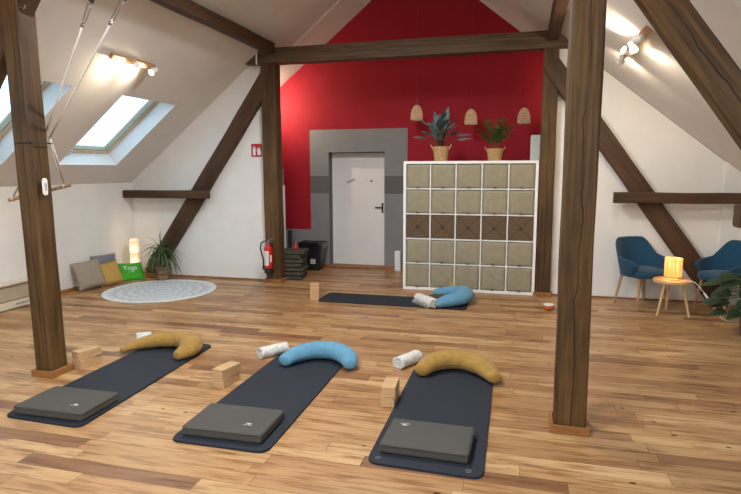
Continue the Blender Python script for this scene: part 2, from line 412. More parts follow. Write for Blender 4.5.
# skylights, the seen ones and the added ones
for i, (mt, a, c) in enumerate([(ML, a, c) for a, c in SK]+[(MR, a, c) for a, c in SKR]):
    o = MB(); fwid = .055
    z0, z1 = TK-.05, TK+.05
    o.box(S0-.02, S0+fwid, a-.02, c+.02, z0, z1, .004, mtx=mt); o.box(S1-fwid, S1+.02, a-.02, c+.02, z0, z1, .004, mtx=mt)
    o.box(S0+fwid, S1-fwid, a-.02, a+fwid, z0, z1, .004, mtx=mt); o.box(S0+fwid, S1-fwid, c-fwid, c+.02, z0, z1, .004, mtx=mt)
    w = struct(o.build('window_%d' % (i+1), 'skyframe'))
    o = MB(); g = .014
    o.box(S0+fwid, S0+fwid+g, a+fwid, c-fwid, z0+.01, z1-.02, mtx=mt); o.box(S1-fwid-g, S1-fwid, a+fwid, c-fwid, z0+.01, z1-.02, mtx=mt)
    o.box(S0+fwid+g, S1-fwid-g, a+fwid, a+fwid+g, z0+.01, z1-.02, mtx=mt); o.box(S0+fwid+g, S1-fwid-g, c-fwid-g, c-fwid, z0+.01, z1-.02, mtx=mt)
    o.build('sash_seal', 'gasket', w)
    o = MB(); o.box(S0+fwid+g, S1-fwid-g, a+fwid+g, c-fwid-g, z0+.03, z0+.038, mtx=mt); o.build('pane', 'glass', w)
    o = MB(); ym = (a+c)/2-.28
    o.box(S0+fwid-.03, S0+fwid+.0, ym-.09, ym+.09, z0-.022, z0, .005, mtx=mt); o.box(S0+fwid-.022, S0+fwid-.008, ym-.05, ym+.05, z0-.045, z0-.02, .004, mtx=mt)
    o.build('window_handle', 'steel', w)
# partition walls at the rear truss
def part_wall(x0, x1, name):
    o = MB(); o.prism([(x0, 0), (x1, 0), (x1, roofz(x1)+.02), (x0, roofz(x0)+.02)], .10, 'Y', YP); return struct(o.build(name, 'white'))
part_wall(XL, -3.735, 'wall_back_left'); part_wall(.425, XR, 'wall_back_right')
o = MB(); o.prism([(2.43, 0), (XR, 0), (XR, roofz(XR)), (2.43, roofz(2.43))], .016, 'Y', YP-.016); struct(o.build('wall_back_panel', 'white'))
# gable wall with door opening
DX0, DX1, DZ = -3.235, -2.238, 2.005
pts = [(XL, 0), (DX0, 0), (DX0, DZ), (DX1, DZ), (DX1, 0), (XR, 0), (XR, KZ+.03), (XM, RZ+.03), (XL, KZ+.03)]
o = MB(); o.prism(pts, .30, 'Y', YB); struct(o.build('wall_back', 'gable'))
o = MB(); o.prism([(XL, -.1), (XR, -.1), (XR, KZ+.03), (XM, RZ+.03), (XL, KZ+.03)], .1, 'Y', YB+.302); struct(o.build('wall_back_outer', 'niche'))
o = MB()
o.box(DX0, DX0+.002, YB-.0, YB+.25, 0, DZ); o.box(DX1-.002, DX1, YB, YB+.25, 0, DZ); o.box(DX0, DX1, YB, YB+.25, DZ-.002, DZ)
struct(o.build('trim_1', 'niche'))
d = MB(); d.box(DX0+.02, DX1-.005, YB+.20, YB+.245, .03, DZ-.01, .003); dr = struct(d.build('door_1', 'door'))
d = MB(); d.box(DX0+.003, DX0+.02, YB+.19, YB+.27, .0, DZ-.003); d.build('door_frame', 'shelfwhite', dr)
d = MB(); hz = 1.055
d.box(DX1-.098, DX1-.066, YB+.188, YB+.20, hz-.10, hz+.08, .004); d.tube([(DX1-.082, YB+.20, hz), (DX1-.082, YB+.155, hz)], .010)
d.tube([(DX1-.082, YB+.155, hz), (DX1-.14, YB+.152, hz), (DX1-.205, YB+.152, hz)], .011); d.build('door_handle', 'black', dr)
d = MB(); d.box(-.08, .08, -.002, 0, -.02, .02); d.build('door_plaque', 'softprint', dr, (-2.89, YB+.20, 1.51), (0, math.radians(-22), 0))
d = MB(); d.lathe([(.02, 0), (.02, .004)], 12); d.build('peephole', 'labelgrey', dr, (-2.52, YB+.20, 1.51), (PI/2, 0, 0))
d = MB(); d.box(DX0, DX1, YB-.03, YB+.25, .0, .03, .004); struct(d.build('trim_2', 'skirt'))
# front gable behind the viewer, with two unseen windows added for daylight
FW = [(-4.2, -2.6), (-.7, .9)]
o = MB()
zz0, zz1 = .9, 2.4
o.prism([(XL, 0), (XR, 0), (XR, zz0), (XL, zz0)], -.2, 'Y', YF)
for x0, x1 in ((XL, -4.2), (-2.6, -.7), (.9, XR)):
    o.prism([(x0, zz0), (x1, zz0), (x1, min(zz1, roofz(x1)+.02)), (x0, min(zz1, roofz(x0)+.02))] if x0 != XL and x1 != XR else
            ([(x0, zz0), (x1, zz0), (x1, zz1), (XL+(zz1-KZ)/TAN, zz1), (XL, KZ+.02)] if x0 == XL else [(x0, zz0), (x1, zz0), (x1, KZ+.02), (XR-(zz1-KZ)/TAN, zz1), (x0, zz1)]), -.2, 'Y', YF)
o.prism([(XL+(zz1-KZ)/TAN, zz1), (XR-(zz1-KZ)/TAN, zz1), (XM, RZ+.03)], -.2, 'Y', YF)
struct(o.build('wall_front', 'white'))
for i, (x0, x1) in enumerate(FW):
    o = MB(); f = .06
    o.box(x0, x1, YF-.14, YF-.07, zz0, zz0+f); o.box(x0, x1, YF-.14, YF-.07, zz1-f, zz1)
    for xx in (x0, (x0+x1)/2-f/2, x1-f): o.box(xx, xx+f, YF-.14, YF-.07, zz0+f, zz1-f)
    w = struct(o.build('window_%d' % (9+i), 'shelfwhite'))
    o = MB(); o.box(x0+f, x1-f, YF-.11, YF-.10, zz0+f, zz1-f); o.build('pane', 'glass', w)
# skirting boards
def skirt(name, x0, x1, y0, y1, h=.045): o = MB(); o.box(x0, x1, y0, y1, 0, h, .004); struct(o.build(name, 'skirt'))
skirt('baseboard_left', XL, XL+.018, YF, YP, .055); skirt('baseboard_right', XR-.018, XR, YF, YP-.02, .055)
skirt('baseboard_back_left', XL+.018, -3.75, YP-.014, YP, .022); skirt('baseboard_back_right', .44, 2.43, YP-.014, YP, .022)
skirt('baseboard_back', XL, DX0, YB-.018, YB, .055); skirt('baseboard_back', DX1, XR, YB-.018, YB, .055)
# seams: slope/partition shadow gap and panel joints
o = MB(); o.prism([(.5, roofz(.5)-.006), (2.43, roofz(2.43)-.006), (2.43, roofz(2.43)+.002), (.5, roofz(.5)+.002)], -.004, 'Y', YP); struct(o.build('trim_3', 'seam'))

# ------------------------------------------------------------------ timbers
def beam(name, p0, p1, w, d, xdir, m, label, cat='beam', group=None, seg=24, seed=0, parent=None):
    """square timber: local z runs p0->p1, local x = xdir, local y = depth"""
    p0, p1 = Vector(p0), Vector(p1); L = (p1-p0).length; ez = (p1-p0)/L
    ex = Vector(xdir); ex = (ex-ez*ex.dot(ez)).normalized(); ey = ez.cross(ex)
    bm = MB(); c = .012; ring = [(-w/2+c, -d/2), (w/2-c, -d/2), (w/2, -d/2+c), (w/2, d/2-c), (w/2-c, d/2), (-w/2+c, d/2), (-w/2, d/2-c), (-w/2, -d/2+c)]
    rs = []
    for i in range(seg+1):
        t = i/seg*L
        k = []
        for j, (x, y) in enumerate(ring):
            q = noise.noise(Vector((x*5+seed*7.3, y*5, t*1.7)))*.008; q2 = noise.noise(Vector((x*5, y*5+seed*3.1+40, t*1.7)))*.006
            k.append(bm.bm.verts.new((x+q, y+q2, t)))
        rs.append(k)
    for a, e in zip(rs, rs[1:]):
        for j in range(8): bm.bm.faces.new((a[j], a[(j+1) % 8], e[(j+1) % 8], e[j]))
    bm.bm.faces.new(rs[0][::-1]); bm.bm.faces.new(rs[-1])
    o = bm.build(name, m, parent)
    o.matrix_world = Matrix(((ex.x, ey.x, ez.x, p0.x), (ex.y, ey.y, ez.y, p0.y), (ex.z, ey.z, ez.z, p0.z), (0, 0, 0, 1)))
    if label: tag(o, label, cat, group)
    return o
def post(x0, x1, y0, y1, top, label, seed, m='beam', trim=.055):
    t = thing('timber_post', label, 'post', ((x0+x1)/2, (y0+y1)/2, 0), group='upright timber posts')
    o = beam('shaft', (0, 0, 0), (0, 0, top), x1-x0, y1-y0, (1, 0, 0), m, None, seed=seed, parent=t, seg=40)
    hx, hy = (x1-x0)/2+.002, (y1-y0)/2+.002; k = .022
    f = MB()
    f.box(-hx-k, hx+k, -hy-k, -hy, 0, trim, .003); f.box(-hx-k, hx+k, hy, hy+k, 0, trim, .003)
    f.box(-hx-k, -hx, -hy, hy, 0, trim, .003); f.box(hx, hx+k, -hy, hy, 0, trim, .003)
    f.build('base_trim', 'skirt', t)
    return t
pFL = post(-3.877, -3.705, 3.665, 3.84, 3.25, 'dark timber post at the left with a trapeze tied behind it', 1)
pFL.rotation_euler = (0, -.017, 0)
pFR = post(.258, .452, 3.68, 3.87, 3.25, 'thick cracked timber post in the foreground, right of the mats', 2)
pRL = post(-3.73, -3.50, 7.80, 8.0, 3.25, 'rear timber post carrying the red fire extinguisher', 3, 'beam_plain')
pRR = post(.225, .42, 7.83, 8.03, 3.25, 'rear timber post beside the right end of the white shelf unit', 4)
def tie(y, label, m):
    o = MB(); z0, z1 = 3.238, 3.452
    pts = []
    xa0, xa1 = XL+(z0-KZ)/TAN+.005, XL+(z1-KZ)/TAN+.005; xb0, xb1 = XR-(z0-KZ)/TAN-.005, XR-(z1-KZ)/TAN-.005
    n = 24
    for i in range(n+1): x = xa0+(xb0-xa0)*i/n; pts.append((x, z0+.005*noise.noise(Vector((x*2, y, 0)))))
    for i in range(n+1): x = xb1+(xa1-xb1)*i/n; pts.append((x, z1+.006*noise.noise(Vector((x*2, y, 9)))))
    o.prism(pts, .20, 'Y', y); ob = o.build('tie_beam', m); return tag(ob, label, 'beam', 'horizontal tie beams')
def tie_wood():
    m, nt, b_ = newmat('tie_beam_timber'); v = ocoord(nt, (1.0, 22, 22)); f = noi(nt, v, 2, 6, .65)
    nt.links.new(ramp(nt, f, [(.3, (46, 31, 19)), (.5, (82, 61, 38)), (.72, (110, 86, 58))]), b_.inputs['Base Color'])
    b_.inputs['Roughness'].default_value = .65; bump(nt, b_, f, .5, .006); return m
M['tie'] = tie_wood()
tie(7.79, 'long horizontal timber tie beam crossing in front of the red wall', 'tie')
tie(3.66, 'horizontal tie beam over the two nearest posts, above the picture', 'tie')
beam('purlin', (-3.545, YF+.02, 3.440), (-3.545, 7.78, 3.440), .13, .155, (1, 0, 0), 'beam_dark', 'dark roof purlin running along the left white ceiling slope', 'beam', 'roof purlins', 60, 5)
beam('purlin', (.335, YF+.02, 3.40), (.335, 7.78, 3.40), .14, .16, (1, 0, 0), 'beam_dark', 'roof purlin on the right, ending above the rear right post', 'beam', 'roof purlins', 60, 6)
def brace(x0, z0, x1, z1, y, w, dd, label, m, seed):
    return beam('diagonal_brace', (x0, y, z0), (x1, y, z1), w, dd, (0, 0, 1) if False else (1, 0, 0), m, label, 'beam', 'diagonal braces of the trusses', 26, seed)
brace(-5.79, -.0+.04, -3.62, 3.08, 7.862, .235, .115, 'diagonal timber brace rising behind the potted palm on the left', 'beam_dark', 7)
brace(2.465, .04, .32, 3.05, 7.862, .235, .115, 'diagonal timber brace behind the blue armchairs', 'beam_dark', 8)
brace(2.635, .02, .415, 3.13, 3.74, .20, .13, 'big cracked diagonal brace in the upper right corner', 'beam', 9)
brace(-5.94, .02, -3.75, 3.09, 3.75, .225, .13, 'diagonal brace at the left picture edge, left of the near post', 'beam_dark', 10)
def strut(x0, x1, z0, z1, y0, y1, label, seed):
    return beam('timber_strut', (x0, (y0+y1)/2, (z0+z1)/2), (x1, (y0+y1)/2, (z0+z1)/2), z1-z0, y1-y0, (0, 0, 1), 'beam_dark', label, 'beam', 'short horizontal struts', 14, seed)
strut(XL+.01, -4.63, 1.272, 1.396, 7.69, 7.80, 'short horizontal timber strut above the floor lamp and palm', 11)
strut(1.145, XR-.01, 1.278, 1.412, 7.69, 7.80, 'horizontal timber strut on the wall above the blue armchairs', 12)
strut(1.185, XR-.01, 1.375, 1.500, 3.555, 3.665, 'timber strut end poking in at the right picture edge', 13)
strut(XL+.01, -4.50, 1.375, 1.500, 3.565, 3.68, 'horizontal timber strut by the left wall beside the nearest left post', 14)
o = MB(); o.box(-5.98, -5.60, 7.70, 7.915, 0, .05, .004); tag(o.build('brace_foot_board', 'skirt'), 'orange-brown wooden foot board at the base of the left diagonal brace', 'board')
o = MB(); o.box(-3.785, -3.765, 7.775, 7.789, 3.22, 3.46, .002); tag(o.build('metal_strap', 'labelwhite'), 'pale metal strap on the left end of the rear tie beam', 'bracket')
# hook and plate on the near left post
o = MB(); o.tube([(0, .0, .03), (.012, 0, .045), (.03, 0, .04), (.038, 0, .02), (.03, 0, 0), (.012, 0, -.008)], .006, 8); o.lathe([(.016, 0), (.016, .004)], 12)
hk = o.build('screw_hook', 'steel', None, (-3.752, 3.70, 2.94)); tag(hk, 'silver screw hook high on the nearest left post', 'hook')
t = thing('cord_cleat', 'white oval cleat plate on the side of the left post', 'cleat', (-3.703, 3.735, 1.575))
o = MB()
vs = [(math.cos(a)*.024, math.sin(a)*.024+(.045 if math.sin(a) >= 0 else -.045)) for a in [2*PI*i/24 for i in range(24)]]
o.prism(vs, .008, 'X', 0); o.build('plate', 'labelwhite', t)
o = MB(); o.tube([(.012, 0, -.03), (.016, 0, .03)], .007); o.build('knob', 'softprint', t)

# ------------------------------------------------------------------ trapeze
def lerp(a, b_, t): return Vector(a)*(1-t)+Vector(b_)*t
tz = thing('trapeze_swing', 'wooden trapeze bar on white ropes, tied back behind the left post', 'trapeze', (-4.1, 4.1, 1.5))
tl = Vector((-4.1, 4.1, 1.5))
def P(*a): return Vector(a)-tl
barL, barR = P(-4.315, 3.95, 1.45), P(-3.925, 4.25, 1.575)
dirb = (barR-barL)
o = MB(); o.tube([barL, barR], .0165, 14); o.build('bar', 'barwood', tz, smooth=False)
knot = P(-3.80, 3.905, 1.97)
aL, aR = P(-2.90, 3.64, 3.232), P(-2.55, 3.64, 3.232)   # under the front tie beam
for nm, top, end, kx in (('rope', aL, barL+dirb*.08, -.04), ('rope', aR, barR-dirb*.1, .02)):
    o = MB(); k = knot+Vector((kx, .0, 0))
    cb = lerp(top, k, .30)
    o.tube([lerp(top, k, .36), lerp(top, k, .5), lerp(top, k, .75), k], .0075, 8)
    o.tube([k, lerp(k, end, .5)+Vector((0, .012, .0)), end+Vector((0, 0, .02))], .0075, 8)
    o.tube([k, lerp(k, end, .5)-Vector((0.012, .012, .012)), end+Vector((0, 0, .02))], .006, 8)
    o.tube([end+Vector((0, 0, .03)), end+Vector((0, .02, 0)), end-Vector((0, 0, .022)), end-Vector((0, .02, 0)), end+Vector((0, 0, .03))], .006, 6)
    rp = o.build('rope', 'rope', tz, smooth=True)
    o = MB(); a, c = lerp(top, k, .24), lerp(top, k, .345); ax = (c-a).normalized(); sd = ax.cross(Vector((0, 1, 0))).normalized()
    o.tube([a, a+ax*.02+sd*.018, c-ax*.02+sd*.012, c, c-ax*.02-sd*.012, a+ax*.02-sd*.018, a], .005, 8)
    o.tube([lerp(top, k, .345), lerp(top, k, .36)], .014, 8)
    o.build('carabiner', 'steel', rp, smooth=True)
    o = MB(); s0, s1 = top, lerp(top, k, .235); ax = (s1-s0).normalized(); wv = Vector((0, 1, 0)); wv = (wv-ax*wv.dot(ax)).normalized(); nv = ax.cross(wv)
    for p_ in (0,):
        vs = []
        for e in (s0, s1):
            for a_, c_ in ((-1, -1), (1, -1), (1, 1), (-1, 1)): vs.append(o.bm.verts.new(e+nv*.022*a_+wv*.004*c_))
        for f in ((0, 1, 2, 3), (7, 6, 5, 4), (0, 4, 5, 1), (1, 5, 6, 2), (2, 6, 7, 3), (3, 7, 4, 0)): o.bm.faces.new([vs[i] for i in f])
    o.build('webbing_strap', 'black', rp)
o = MB(); hx, hy = .09, .0905
pz = 1.918-1.5; cx_, cy_ = -3.791-tl.x, 3.7525-tl.y
o.tube([(cx_-hx, cy_-hy, pz), (cx_+hx, cy_-hy, pz+.004), (cx_+hx, cy_+hy, pz+.004), (cx_-hx, cy_+hy, pz), (cx_-hx, cy_-hy, pz)], .004, 6)
o.build('tie_cord', 'black', tz)

# ------------------------------------------------------------------ ceiling conduits
def on_slope(mt, s, y, h=0): return mt @ Vector((s, y, h))
o = MB(); o.box((-3.57-XL)/math.cos(TH), SL-.02, 8.455, 8.50, -.022, 0, .003, mtx=ML); tag(o.build('cable_conduit', 'cable'), 'long white cable conduit climbing the ceiling slope by the red wall', 'conduit')
o = MB(); o.box((-3.665-XL)/math.cos(TH), (-3.62-XL)/math.cos(TH), 7.92, 8.40, -.018, 0, .003, mtx=ML); tag(o.build('cable_conduit', 'cable'), 'short white conduit above the left end of the tie beam', 'conduit')

# ------------------------------------------------------------------ spotlights
LIGHTS = []
def spot_fixture(mt, s, y0, y1, heads, label, power, loc_only=False):
    base = mt @ Vector((s, (y0+y1)/2, 0))
    t = thing('ceiling_spotlight', label, 'spotlight', base, group='wooden ceiling spotlight bars'); inv = Matrix.Translation(-base)
    o = MB(); o.box(s-.035, s+.035, y0, y1, -.045, 0, .006, mtx=inv @ mt); o.build('wooden_bar', 'oak', t)
    for hy, dx, dy in heads:
        piv = (inv @ mt) @ Vector((s, hy, -.06)); d = ((inv @ mt).to_3x3() @ Vector((dx, dy, -.25))).normalized()
        o = MB(); o.tube([(inv @ mt) @ Vector((s, hy, -.04)), piv], .012, 8)
        st = piv+((inv @ mt).to_3x3() @ Vector((0, 0, -.03)))
        o.tube([st-d*.05, st-d*.045, st, st+d*.045], [.018, .026, .033, .042], 16, True)
        h = o.build('spot_head', 'shelfwhite', t, smooth=False)
        o = MB(); e = st+d*.048; o.tube([e, e+d*.008], [.034, .030], 14); o.build('bulb', 'bulb', h)
        l = bpy.data.lights.new('spot_lamp', 'SPOT'); l.energy = power; l.color = (1, .85, .64); l.spot_size = math.radians(165); l.spot_blend = .8; l.shadow_soft_size = .03
        lo = bpy.data.objects.new('spot_lamp', l); C.objects.link(lo); lo.parent = t; lo.location = e+d*.03
        lo.rotation_euler = d.to_track_quat('-Z', 'Y').to_euler()
cs = math.cos(TH)
SP = 20; DP = 325
spot_fixture(ML, (-4.33-XL)/cs, 5.37, 6.11, [(5.72, -.55, -.75), (6.05, -.55, -.75)], 'two-headed spotlight on a wooden bar, on the left slope between skylight and purlin', SP)
spot_fixture(MR, (XR-1.03)/cs, 5.54, 6.72, [(5.66, .35, .8), (5.98, -.7, .3), (6.22, .75, -.3), (6.62, -.3, .8)], 'four-headed spotlight bar glowing on the right ceiling slope', SP*.8)
spot_fixture(ML, (-4.33-XL)/cs, .9, 1.64, [(1.1, .6, -.5), (1.4, .6, .5)], 'added unseen spotlight bar on the left slope behind the viewpoint', SP)  # unseen bar, added to brighten the near end of the room
spot_fixture(MR, (XR-1.03)/cs, .9, 2.0, [(1.1, .6, -.5), (1.7, .6, .5)], 'added unseen spotlight bar on the right slope near the viewpoint', SP)  # its unseen counterpart, also added for more light
spot_fixture(ML, (-4.4-XL)/cs, 8.45, 8.95, [(8.7, .5, .7)], 'spotlight bar hidden behind the left partition, lighting the red wall', 70)
spot_fixture(MR, (XR-.95)/cs, 8.45, 8.95, [(8.7, .5, .7)], 'spotlight bar hidden behind the right partition, lighting the red wall', 14)

def fill_dome_pendant(y, z, power, label):  # unseen lamps added along the ridge to light the room from above
    x = XM; t = thing('fill_dome_pendant', label, 'pendant lamp', (x, y, z), group='added fill pendants along the ridge')
    o = MB(); o.lathe([(.30, 0), (.31, .0), (.29, .08), (.22, .16), (.10, .21), (.03, .23), (.025, .22), (.09, .20), (.21, .15), (.28, .07), (.30, 0)], 36, cap=False); o.build('shade', 'shelfwhite', t, smooth=True)
    o = MB(); o.tube([(0, 0, .225), (0, 0, roofz(x)-z)], .004, 6); o.build('cord', 'black', t)
    o = MB(); o.lathe([(.01, .19), (.05, .14), (.06, .10), (.045, .065), (.003, .055)], 16); o.build('bulb', 'bulbwhite', t, smooth=True)
    l = bpy.data.lights.new('pendant_fill_light', 'SPOT'); l.energy = power; l.color = (.93, .965, 1.0); l.spot_size = math.radians(172); l.spot_blend = .35; l.shadow_soft_size = .22
    lo = bpy.data.objects.new('pendant_fill_light', l); C.objects.link(lo); lo.parent = t; lo.location = (0, 0, .03)
fill_dome_pendant(-1.3, 3.75, DP, 'added white dome pendant at the far end of the room behind the viewpoint')
fill_dome_pendant(1.6, 3.75, DP, 'added white dome pendant hanging just ahead of the viewpoint, above the picture')
fill_dome_pendant(5.2, 3.85, DP*.9, 'added white dome pendant between the two trusses, above the picture')

# ------------------------------------------------------------------ shelf unit
SW = 1.82; sx, sy = -1.60, 7.835
NC = 5; ED = .038; DV = .016; CELL = (SW-2*ED-4*DV)/5
sh = thing('shelf_unit', 'big white cube shelf unit, five by five, in front of the red wall', 'shelf', (sx, sy, 0))
o = MB(); o.box(0, SW, 0, .39, 0, ED, .002); o.box(0, SW, 0, .39, SW-ED, SW, .002); o.box(0, ED, 0, .39, ED, SW-ED); o.box(SW-ED, SW, 0, .39, ED, SW-ED)
o.build('frame', 'shelfwhite', sh)
for i in range(1, 5):
    o = MB(); x = ED+CELL*i+DV*(i-1); o.box(x, x+DV, .004, .386, ED, SW-ED); o.build('divider', 'shelfwhite', sh)
    for k in range(5):
        pass
for i in range(1, 5):
    o = MB(); z = ED+CELL*i+DV*(i-1)
    for k in range(5):
        x = ED+(CELL+DV)*k; o.box(x+.0005, x+CELL-.0005, .004, .386, z, z+DV)
    o.build('shelf_board', 'shelfwhite', sh)
o = MB(); o.box(ED, SW-ED, .380, .388, ED, SW-ED); o.build('back_panel', 'shelfwhite', sh)
def fabric_box(sd):
    w = CELL-.012
    t = thing('storage_box', '', 'storage box')
    o = MB(); n = 10; bm = o.bm; h = CELL-.014; dp = .34
    g = {}
    for i in range(n+1):
        for j in range(n+1):
            u, v = i/n, j/n
            e = min(1, 5*min(u, 1-u, v, 1-v))
            yy = -.006*e*(1+1.3*noise.noise(Vector((u*3+sd*5, v*3, sd))))+.016*e*noise.noise(Vector((u*4+v*5, v*1.5-u*1.5, sd*3)))
            g[i, j] = bm.verts.new((-w/2+w*u, yy, h*v))
    for i in range(n):
        for j in range(n): bm.faces.new((g[i, j], g[i+1, j], g[i+1, j+1], g[i, j+1]))
    bk = [bm.verts.new(p) for p in ((-w/2, dp, 0), (w/2, dp, 0), (w/2, dp, h), (-w/2, dp, h))]
    bm.faces.new(bk[::-1])
    bm.faces.new([g[i, 0] for i in range(n, -1, -1)]+[bk[0], bk[1]]); bm.faces.new([g[i, n] for i in range(n+1)]+[bk[2], bk[3]])
    bm.faces.new([g[0, j] for j in range(n+1)]+[bk[3], bk[0]]); bm.faces.new([g[n, j] for j in range(n, -1, -1)]+[bk[1], bk[2]])
    o.build('body', 'taupe', t, smooth=True)
    o = MB(); o.box(-.02, .02, -.032, -.004, .002, .02, .004); o.build('pull_tab', 'tab', t)
    return t
def woven_box():
    w = CELL-.012; h = CELL-.014
    t = thing('woven_basket', '', 'basket')
    o = MB(); o.box(-w/2, w/2, 0, .34, 0, h, .008, 2); o.build('body', 'weave', t)
    o = MB(); c = h/2; o.prism([(-.028, c), (0, c-.026), (.028, c), (0, c+.026)], -.006, 'Y', .001); o.build('handle_hole', 'black', t)
    return t
fb = [fabric_box(i) for i in range(4)]; wb = woven_box()
used = set()
rows = ['bottom row', 'second row from the bottom', 'middle row', 'second row from the top', 'top row']
cols = ['leftmost column', 'second column from the left', 'centre column', 'second column from the right', 'rightmost column']
for r in range(5):
    for c in range(5):
        src = wb if r == 2 else fb[(r*3+c*2) % 4]
        if src.name in used: q = copytree(src)
        else: q = src; used.add(src.name)
        q.location = (sx+ED+CELL/2+(CELL+DV)*c, sy+.014, ED+(CELL+DV)*r+.0015)
        if r == 2: q['label'] = 'dark woven basket, middle shelf row, '+cols[c]; q['group'] = 'woven baskets in the middle shelf row'
        else: q['label'] = 'taupe fabric box, '+rows[r]+', '+cols[c]; q['group'] = 'taupe fabric boxes in the white shelf'

# ------------------------------------------------------------------ plants
def blade(bm, p, d, L, w, droop, n=6, curl=0, thick=.0):
    """a thin leaf strip starting at p heading d (unit), arching down"""
    p = Vector(p); d = Vector(d).normalized(); side = d.cross(Vector((0, 0, 1)))
    if side.length < .05: side = Vector((1, 0, 0))
    side.normalize(); prev = None
    for i in range(n+1):
        t = i/n; ww = w*(math.sin(PI*min(1, (.12+t*.88)))**.7)*.5+.0006
        a, c, m_ = bm.verts.new(p-side*ww), bm.verts.new(p+side*ww), bm.verts.new(p-Vector((0, 0, ww*.5)))
        if prev:
            bm.faces.new((prev[0], prev[2], m_, a)); bm.faces.new((prev[2], prev[1], c, m_))
        prev = (a, c, m_)
        p = p+d*(L/n); d = (d+Vector((0, 0, -droop/n))).normalized()
def leaf(bm, p, d, up, L, W, notch=0, n=10):
    """broad heart-like leaf, base p, direction d, slight fold"""
    p = Vector(p); d = Vector(d).normalized(); up = Vector(up); side = d.cross(up).normalized(); nn = side.cross(d).normalized()
    mids = []; ls = []; rs = []
    for i in range(n+1):
        t = i/n; w = W*.5*(math.sin(PI*min(1, t**.62*.97+.03)))
        if notch and i % 2 == 1 and 1 < i < n: w *= 1-notch
        c = p+d*(L*t)-nn*(L*.16*t*t)
        mids.append(bm.verts.new(c)); ls.append(bm.verts.new(c-side*w-nn*w*.12-d*w*.25*(1 if i < n else 0))); rs.append(bm.verts.new(c+side*w-nn*w*.12-d*w*.25*(1 if i < n else 0)))
    for i in range(n):
        bm.faces.new((mids[i], mids[i+1], ls[i+1], ls[i])); bm.faces.new((mids[i+1], mids[i], rs[i], rs[i+1]))
def basket_pot(parent, r0_, r1_, h, m='basket', handles=True):
    o = MB(); prof = [(r0_*.9, 0), (r0_, .01)]
    n = 9
    for i in range(n+1):
        t = i/n; rr = r0_+(r1_-r0_)*t; prof += [(rr+.004, h*(t*.96+.02)), (rr, h*(t*.96+.03))]
    prof += [(r1_, h), (r1_-.012, h), (r1_-.02, h*.85), (.005, h*.84)]
    o.lathe(prof, 20); bk = o.build('basket', m, parent)
    o = MB(); o.lathe([(.001, h*.845), (r1_*.86, h*.85), (r1_*.86, h*.87), (.001, h*.875)], 16); o.build('soil', 'soil', parent)
    if handles:
        for sg in (-1, 1):
            o = MB(); o.tube([(sg*(r1_-.004), -.03, h*.8), (sg*(r1_+.03), -.025, h*1.12), (sg*(r1_+.03), .025, h*1.12), (sg*(r1_-.004), .03, h*.8)], .006, 6); o.build('handle', m, parent)
# grey-green broad leaf plant
t = thing('potted_plant', 'potted plant with broad grey-green leaves in a straw basket on the shelf', 'plant', (-1.10, 8.0, SW+.001), group='plants on top of the shelf')
basket_pot(t, .088, .112, .20)
o = MB(); st = MB(); rnd = random.Random(3)
for i in range(44):
    a = rnd.uniform(0, 2*PI); el = rnd.uniform(.9, 1.54); L = rnd.uniform(.10, .42); p0 = Vector((rnd.uniform(-.04, .04), rnd.uniform(-.04, .04), .18))
    dr = Vector((math.cos(a)*math.cos(el), math.sin(a)*math.cos(el)*.8, math.sin(el))); e = p0+dr*L
    st.tube([p0, p0+dr*L*.5+Vector((0, 0, .01)), e], .003, 5)
    leaf(o.bm, e, (dr.x*1.3, dr.y*1.3-.15, dr.z*.45+rnd.uniform(-.3, .3)), (0, -.5, 1), rnd.uniform(.12, .19), rnd.uniform(.08, .12))
for q in range(3):
    a = (0, 2.6, -.25)[q]; dr = Vector((math.cos(a)*.9, -.1, .45+.1*q)); e = Vector((0, 0, .18))+dr*.26
    st.tube([(0, 0, .18), Vector((0, 0, .18))+dr*.13, e], .003, 5); leaf(o.bm, e, (dr.x, -.1, .15), (0, -.6, 1), .2, .07)
o.build('leaves', 'leafblue', t); st.build('stems', 'stem', t)
# fine palm
t = thing('potted_plant', 'small feathery green palm in a straw basket on the shelf', 'plant', (-.36, 8.0, SW+.001), group='plants on top of the shelf')
basket_pot(t, .085, .105, .165)
o = MB(); st = MB(); rnd = random.Random(5)
for i in range(32):
    a = rnd.uniform(0, 2*PI); el = rnd.uniform(1.05, 1.52); L = rnd.uniform(.24, .42); p0 = Vector((rnd.uniform(-.03, .03), rnd.uniform(-.03, .03), .15))
    dr = Vector((math.cos(a)*math.cos(el), math.sin(a)*math.cos(el), math.sin(el))); pts = []; p = p0.copy(); d_ = dr.copy()
    for k in range(9):
        pts.append(p.copy()); p = p+d_*(L/8); d_ = (d_+Vector((math.cos(a)*.03, math.sin(a)*.03, -.07))).normalized()
        if k > 1:
            sd = d_.cross(Vector((0, 0, 1))).normalized()
            for sg in (-1, 1):
                blade(o.bm, p, sd*sg+d_*.6, .085-.004*k, .022, .35, 3)
    st.tube(pts, .002, 4)
o.build('leaves', 'leafpale', t); st.build('stems', 'stem', t)
# pale box on shelf
t = thing('fuse_box', 'narrow pale grey box standing on the right end of the shelf top', 'box', (.185, 8.12, SW+.001))
o = MB(); o.box(-.075, .075, -.05, .08, 0, .345, .008); o.build('housing', 'fuse', t)
o = MB(); o.box(-.058, .058, -.056, -.0495, .03, .285, .004); o.build('front_cover', 'fuse', t)
